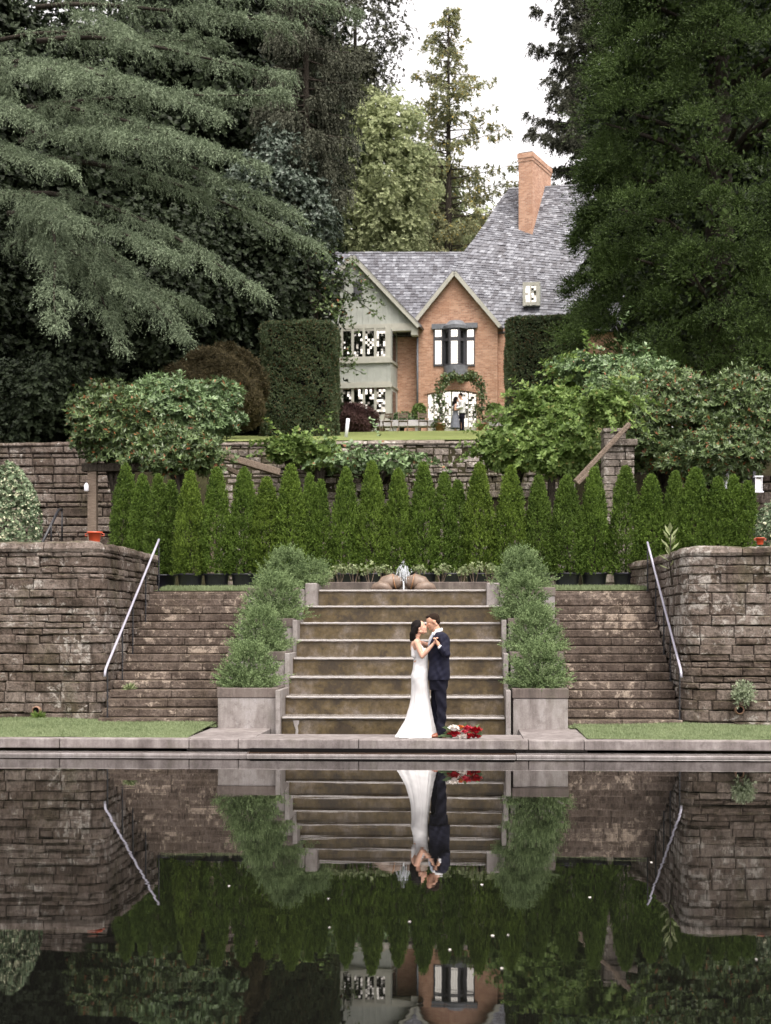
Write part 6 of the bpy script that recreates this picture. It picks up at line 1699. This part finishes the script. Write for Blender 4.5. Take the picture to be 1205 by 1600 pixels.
# ---- background couple by the door
QY = 66.9
def bgp(px, py): return P(px, py, QY)
def small_person(px, lab, woman):
    b = bgp(px, 673.5); S_ = QY/F
    B = Blob(); q = lambda x_, y_, d=0: Vector(((x_-px)*S_, d, (673.5-y_)*S_))
    if woman:
        head(B, q(713.6, 624.5), (.93, 0, .2), (-.2, 0, 1), 1.0)
        B.cap(q(712.6, 628), .05, q(712, 633), .06); B.loft(resample([(0, 0, q(0, 656).z, .10, .14), (0, 0, q(0, 645).z, .085, .12), (q(712, 0).x, 0, q(0, 636).z, .10, .17), (q(712, 0).x, 0, q(0, 631.5).z, .06, .10)], 4), 20)
        B.chain([q(712, 634, -.17), q(711, 641.5, -.2), q(719, 640, -.2)], [.045, .036, .026]); B.chain([q(712, 634, .17), q(716, 640, .22), q(720, 638, .2)], [.045, .036, .026])
        for s_ in (-1, 1): B.chain([q(712, 655, s_*.08), q(711.6, 668, s_*.07), q(711.6, 672.4, s_*.07)], [.07, .04, .03]); B.ell(q(712.6, 672.9, s_*.07), (.09, .04, .03))
        o = B.build('person', 'skin_light', None, .012, 2)
        B = Blob(); B.ell(q(712.6, 623.3), (.11, .10, .115)); B.chain([q(711.6, 624), q(710.6, 631), q(710.4, 638.5)], [.10, .10, .06]); B.build('hair', 'hair_black', o, .012, 1)
        B = Blob(); B.loft(resample([(q(711.5, 0).x, 0, q(0, 670).z, .23, .25), (q(711.6, 0).x, 0, q(0, 655).z, .18, .20), (q(712, 0).x, 0, q(0, 644).z, .12, .15), (q(712, 0).x, 0, q(0, 636).z, .125, .19), (q(712, 0).x, 0, q(0, 633).z, .10, .16)], 5), 48, lambda u, t: .05*max(0, 1-u*1.6)*math.sin(9*t)); B.build('dress', 'dress_grey', o, remesh=False)
    else:
        head(B, q(719.4, 618.6), (-.93, 0, -.2), (-.2, 0, 1), 1.0)
        B.cap(q(720.4, 622), .06, q(721, 627), .07); B.loft(resample([(q(722, 0).x, 0, q(0, 648).z, .12, .15), (q(722, 0).x, 0, q(0, 634).z, .12, .17), (q(722, 0).x, 0, q(0, 627).z, .10, .19), (q(721.5, 0).x, 0, q(0, 624.5).z, .06, .09)], 4), 20)
        for s_ in (-1, 1):
            B.chain([q(722.5, 628.5, s_*.2), q(722, 637, s_*.25), q(712, 638.5, s_*.2)], [.045, .036, .026]); B.ell(q(710.5, 638.5, s_*.17), (.05, .03, .035))
            B.chain([q(722, 645, s_*.09), q(722, 660, s_*.09), q(722, 672, s_*.09)], [.08, .05, .035])
        o = B.build('person', 'skin_tan', None, .012, 2)
        B = Blob(); B.ell(q(720.2, 617.2), (.105, .09, .10)); B.build('hair', 'hair_black', o, .012, 1)
        B = Blob(); B.loft(resample([(q(722, 0).x, 0, q(0, 646).z, .155, .19), (q(722, 0).x, 0, q(0, 636).z, .15, .19), (q(722, 0).x, 0, q(0, 628.5).z, .14, .22), (q(721.5, 0).x, 0, q(0, 624.8).z, .075, .11)], 5), 32)
        for s_ in (-1, 1): B.chain([q(722.5, 629, s_*.2), q(722.3, 637, s_*.25), q(714, 638.6, s_*.21)], [.07, .06, .045])
        B.build('shirt', 'shirt_white', o, .012, 1)
        B = Blob(); B.loft([(q(722, 0).x, 0, q(0, 654).z, .14, .17), (q(722, 0).x, 0, q(0, 645.5).z, .14, .18)], 24)
        for s_, xx in ((-1, 723.4), (1, 720.4)): B.chain([q(722, 651, s_*.09), q(xx, 662, s_*.09), q(xx, 671.6, s_*.09)], [.10, .075, .065]); B.ell(q(xx-1.2, 672.8, s_*.09), (.13, .05, .035))
        B.build('trousers', 'navy_trouser', o, .014, 1)
    o.location = (b.x, QY, b.z); tag(o, lab, 'person')
small_person(712, 'long-haired woman in a grey dress standing before the house door', True)
small_person(722, 'man in a white shirt and black trousers standing before the house door', False)
# ---- bouquet on the kerb
bq = P(716, 1154, 21.95); t = empty('bouquet', (bq.x, 21.97, KZ), 'bouquet of red roses and white flowers lying on the pool kerb', 'bouquet')
def bl(px, py, y=0.): return Vector(((px-716)*21.95/F, y, max(.02, (1155-py)*21.95/F)))
def rose(c, r, mat, name, seed):
    R = random.Random(seed); fb = FB(); 
    for ring, (n_, tilt, rr) in enumerate(((3, 1.35, .25), (5, 1.1, .5), (6, .8, .75), (7, .45, .95))):
        for k in range(n_):
            a = 6.283*k/n_+ring*.5+R.uniform(-.2, .2); o_ = np.array([math.cos(a), math.sin(a), 0]); up_ = np.array([0, -.35, .94])
            sd = np.cross(o_, up_); d = o_*math.cos(tilt)+up_*math.sin(tilt)
            fb.leaves(np.array([np.array(c)+o_*r*rr*.35-up_*r*.3]), (d*r*1.15)[None], (sd*r*.52)[None])
            fb.leaves(np.array([np.array(c)+o_*r*rr*.38-up_*r*.28]), ((d+.15*o_)*r*1.05)[None], (sd*r*.35+up_*r*.08)[None])
    V = np.concatenate(fb.V); o = from_arrays(name, V, np.arange(len(V)).reshape(-1, 4), mat, t); 
    B = Blob(); B.ell(Vector(c)-Vector((0, 0, .12*r)), (r*.62, r*.62, r*.6)); B.build('rose_heart', mat, o, remesh=False)
R = random.Random(3)
for i, (px, py, r, m_, n_) in enumerate(((710, 1146.5, .075, 'rose_red', 'red_rose'), (744, 1141, .080, 'rose_red', 'red_rose'), (732, 1150, .065, 'rose_red', 'red_rose'), (740, 1150, .055, 'rose_red', 'red_rose'), (731, 1138.5, .065, 'rose_pink', 'pink_rose'), (726, 1143, .040, 'rose_pink', 'pink_rose'),
    (709.5, 1137.5, .070, 'petal_white', 'white_flower'), (721, 1146, .045, 'petal_white', 'white_flower'), (726, 1150.5, .060, 'petal_white', 'white_flower'), (719, 1152, .045, 'petal_white', 'white_flower'), (713.5, 1141, .04, 'petal_white', 'white_flower'),
    (719.5, 1136.5, .045, 'flower_orange', 'orange_flower'), (737.5, 1144, .03, 'flower_orange', 'orange_flower'), (747, 1151, .04, 'rose_red', 'red_rose'), (701, 1149, .04, 'rose_red', 'red_rose'))):
    rose(tuple(bl(px, py, R.uniform(-.10, .10))), r, m_, n_, i)
for (a, b, c_, d_) in ((711, 1141, 690, 1137), (725, 1142, 727, 1130), (745, 1146, 754, 1148), (708, 1150, 690, 1152), (700, 1151, 686, 1150), (740, 1140, 748, 1134), (712, 1150, 698, 1153), (748, 1150, 752, 1154), (716, 1140, 712, 1132), (705, 1148, 693, 1145)):
    s = bl(a, b, R.uniform(-.06, .06)); e = bl(c_, d_, R.uniform(-.1, .1)); fb = FB(); d = np.array(e-s)[None]; wv = nrm(np.cross(d, np.array([[.2, 1, .3]])))*.028
    fb.leaves(np.array(s)[None], d, wv); fb.leaves(np.array(s)[None]+.004, d*.95+.012, wv*.8)
    fb.build('leaf', 'bouquet_leaf', t)
mb = MB()
for i in range(9): a = bl(712+R.uniform(-5, 5), 1147, R.uniform(-.05, .05)); mb.tube([a, bl(690+R.uniform(-6, 4), 1152+R.uniform(-2, 1), R.uniform(-.07, .07))], .005, 5)
mb.build('stems', 'bouquet_leaf', t)
# ================================================================== CAMERA, LIGHT
cam = bpy.data.cameras.new('camera'); co_ = bpy.data.objects.new('camera', cam); COL.objects.link(co_); S.camera = co_
cam.sensor_fit = 'HORIZONTAL'; cam.sensor_width = 36; cam.lens = F/1205*36; cam.shift_y = (YH-800)/1205
cam.clip_start = .1; cam.clip_end = 3000
co_.location = (0, 0, EYE); co_.rotation_euler = (math.radians(90), 0, TH)
cam.dof.use_dof = True; cam.dof.focus_distance = 22.3; cam.dof.aperture_fstop = 3.4
W = bpy.data.worlds.new('World'); S.world = W; W.use_nodes = True; nt = W.node_tree; nt.nodes.clear()
sky = nt.nodes.new('ShaderNodeTexSky'); sky.sky_type = 'NISHITA'; sky.sun_disc = False
SUN_EL = math.radians(64); SUN_ROT = math.radians(155)
sky.sun_elevation = SUN_EL; sky.sun_rotation = SUN_ROT; sky.air_density = 1.0; sky.dust_density = 3.0; sky.ozone_density = 1.0
hsv = nt.nodes.new('ShaderNodeHueSaturation'); hsv.inputs['Saturation'].default_value = .10
bg = nt.nodes.new('ShaderNodeBackground'); bg.inputs['Strength'].default_value = .15
wo = nt.nodes.new('ShaderNodeOutputWorld')
nt.links.new(sky.outputs[0], hsv.inputs['Color']); wm = nt.nodes.new('ShaderNodeMix'); wm.data_type = 'RGBA'; wm.blend_type = 'MULTIPLY'; wm.inputs[0].default_value = 1; wm.inputs[7].default_value = (1.04, .98, .95, 1); nt.links.new(hsv.outputs[0], wm.inputs[6]); nt.links.new(wm.outputs[2], bg.inputs[0]); nt.links.new(bg.outputs[0], wo.inputs[0])
sun = bpy.data.lights.new('sun', 'SUN'); sun.energy = 1.1; sun.angle = math.radians(35); sun.color = (1, .93, .82)
so = bpy.data.objects.new('sun', sun); COL.objects.link(so)
# soft high sun behind the camera: direction to the sun
az = SUN_ROT; to = Vector((math.sin(az)*math.cos(SUN_EL), math.cos(az)*math.cos(SUN_EL), math.sin(SUN_EL)))
so.rotation_euler = to.to_track_quat('Z', 'Y').to_euler(); so.location = (0, 0, 60)
S.view_settings.view_transform = 'Standard'; S.view_settings.look = 'None'; S.view_settings.gamma = 1; S.view_settings.exposure = 1.58
c = S.cycles; c.use_denoising = True; c.max_bounces = 6; c.diffuse_bounces = 3; c.glossy_bounces = 4; c.transmission_bounces = 3; c.transparent_max_bounces = 4
c.caustics_reflective = False; c.caustics_refractive = False; c.sample_clamp_indirect = 6; c.use_adaptive_sampling = True; c.adaptive_threshold = .015
try: c.denoiser = 'OPENIMAGEDENOISE'
except Exception: pass
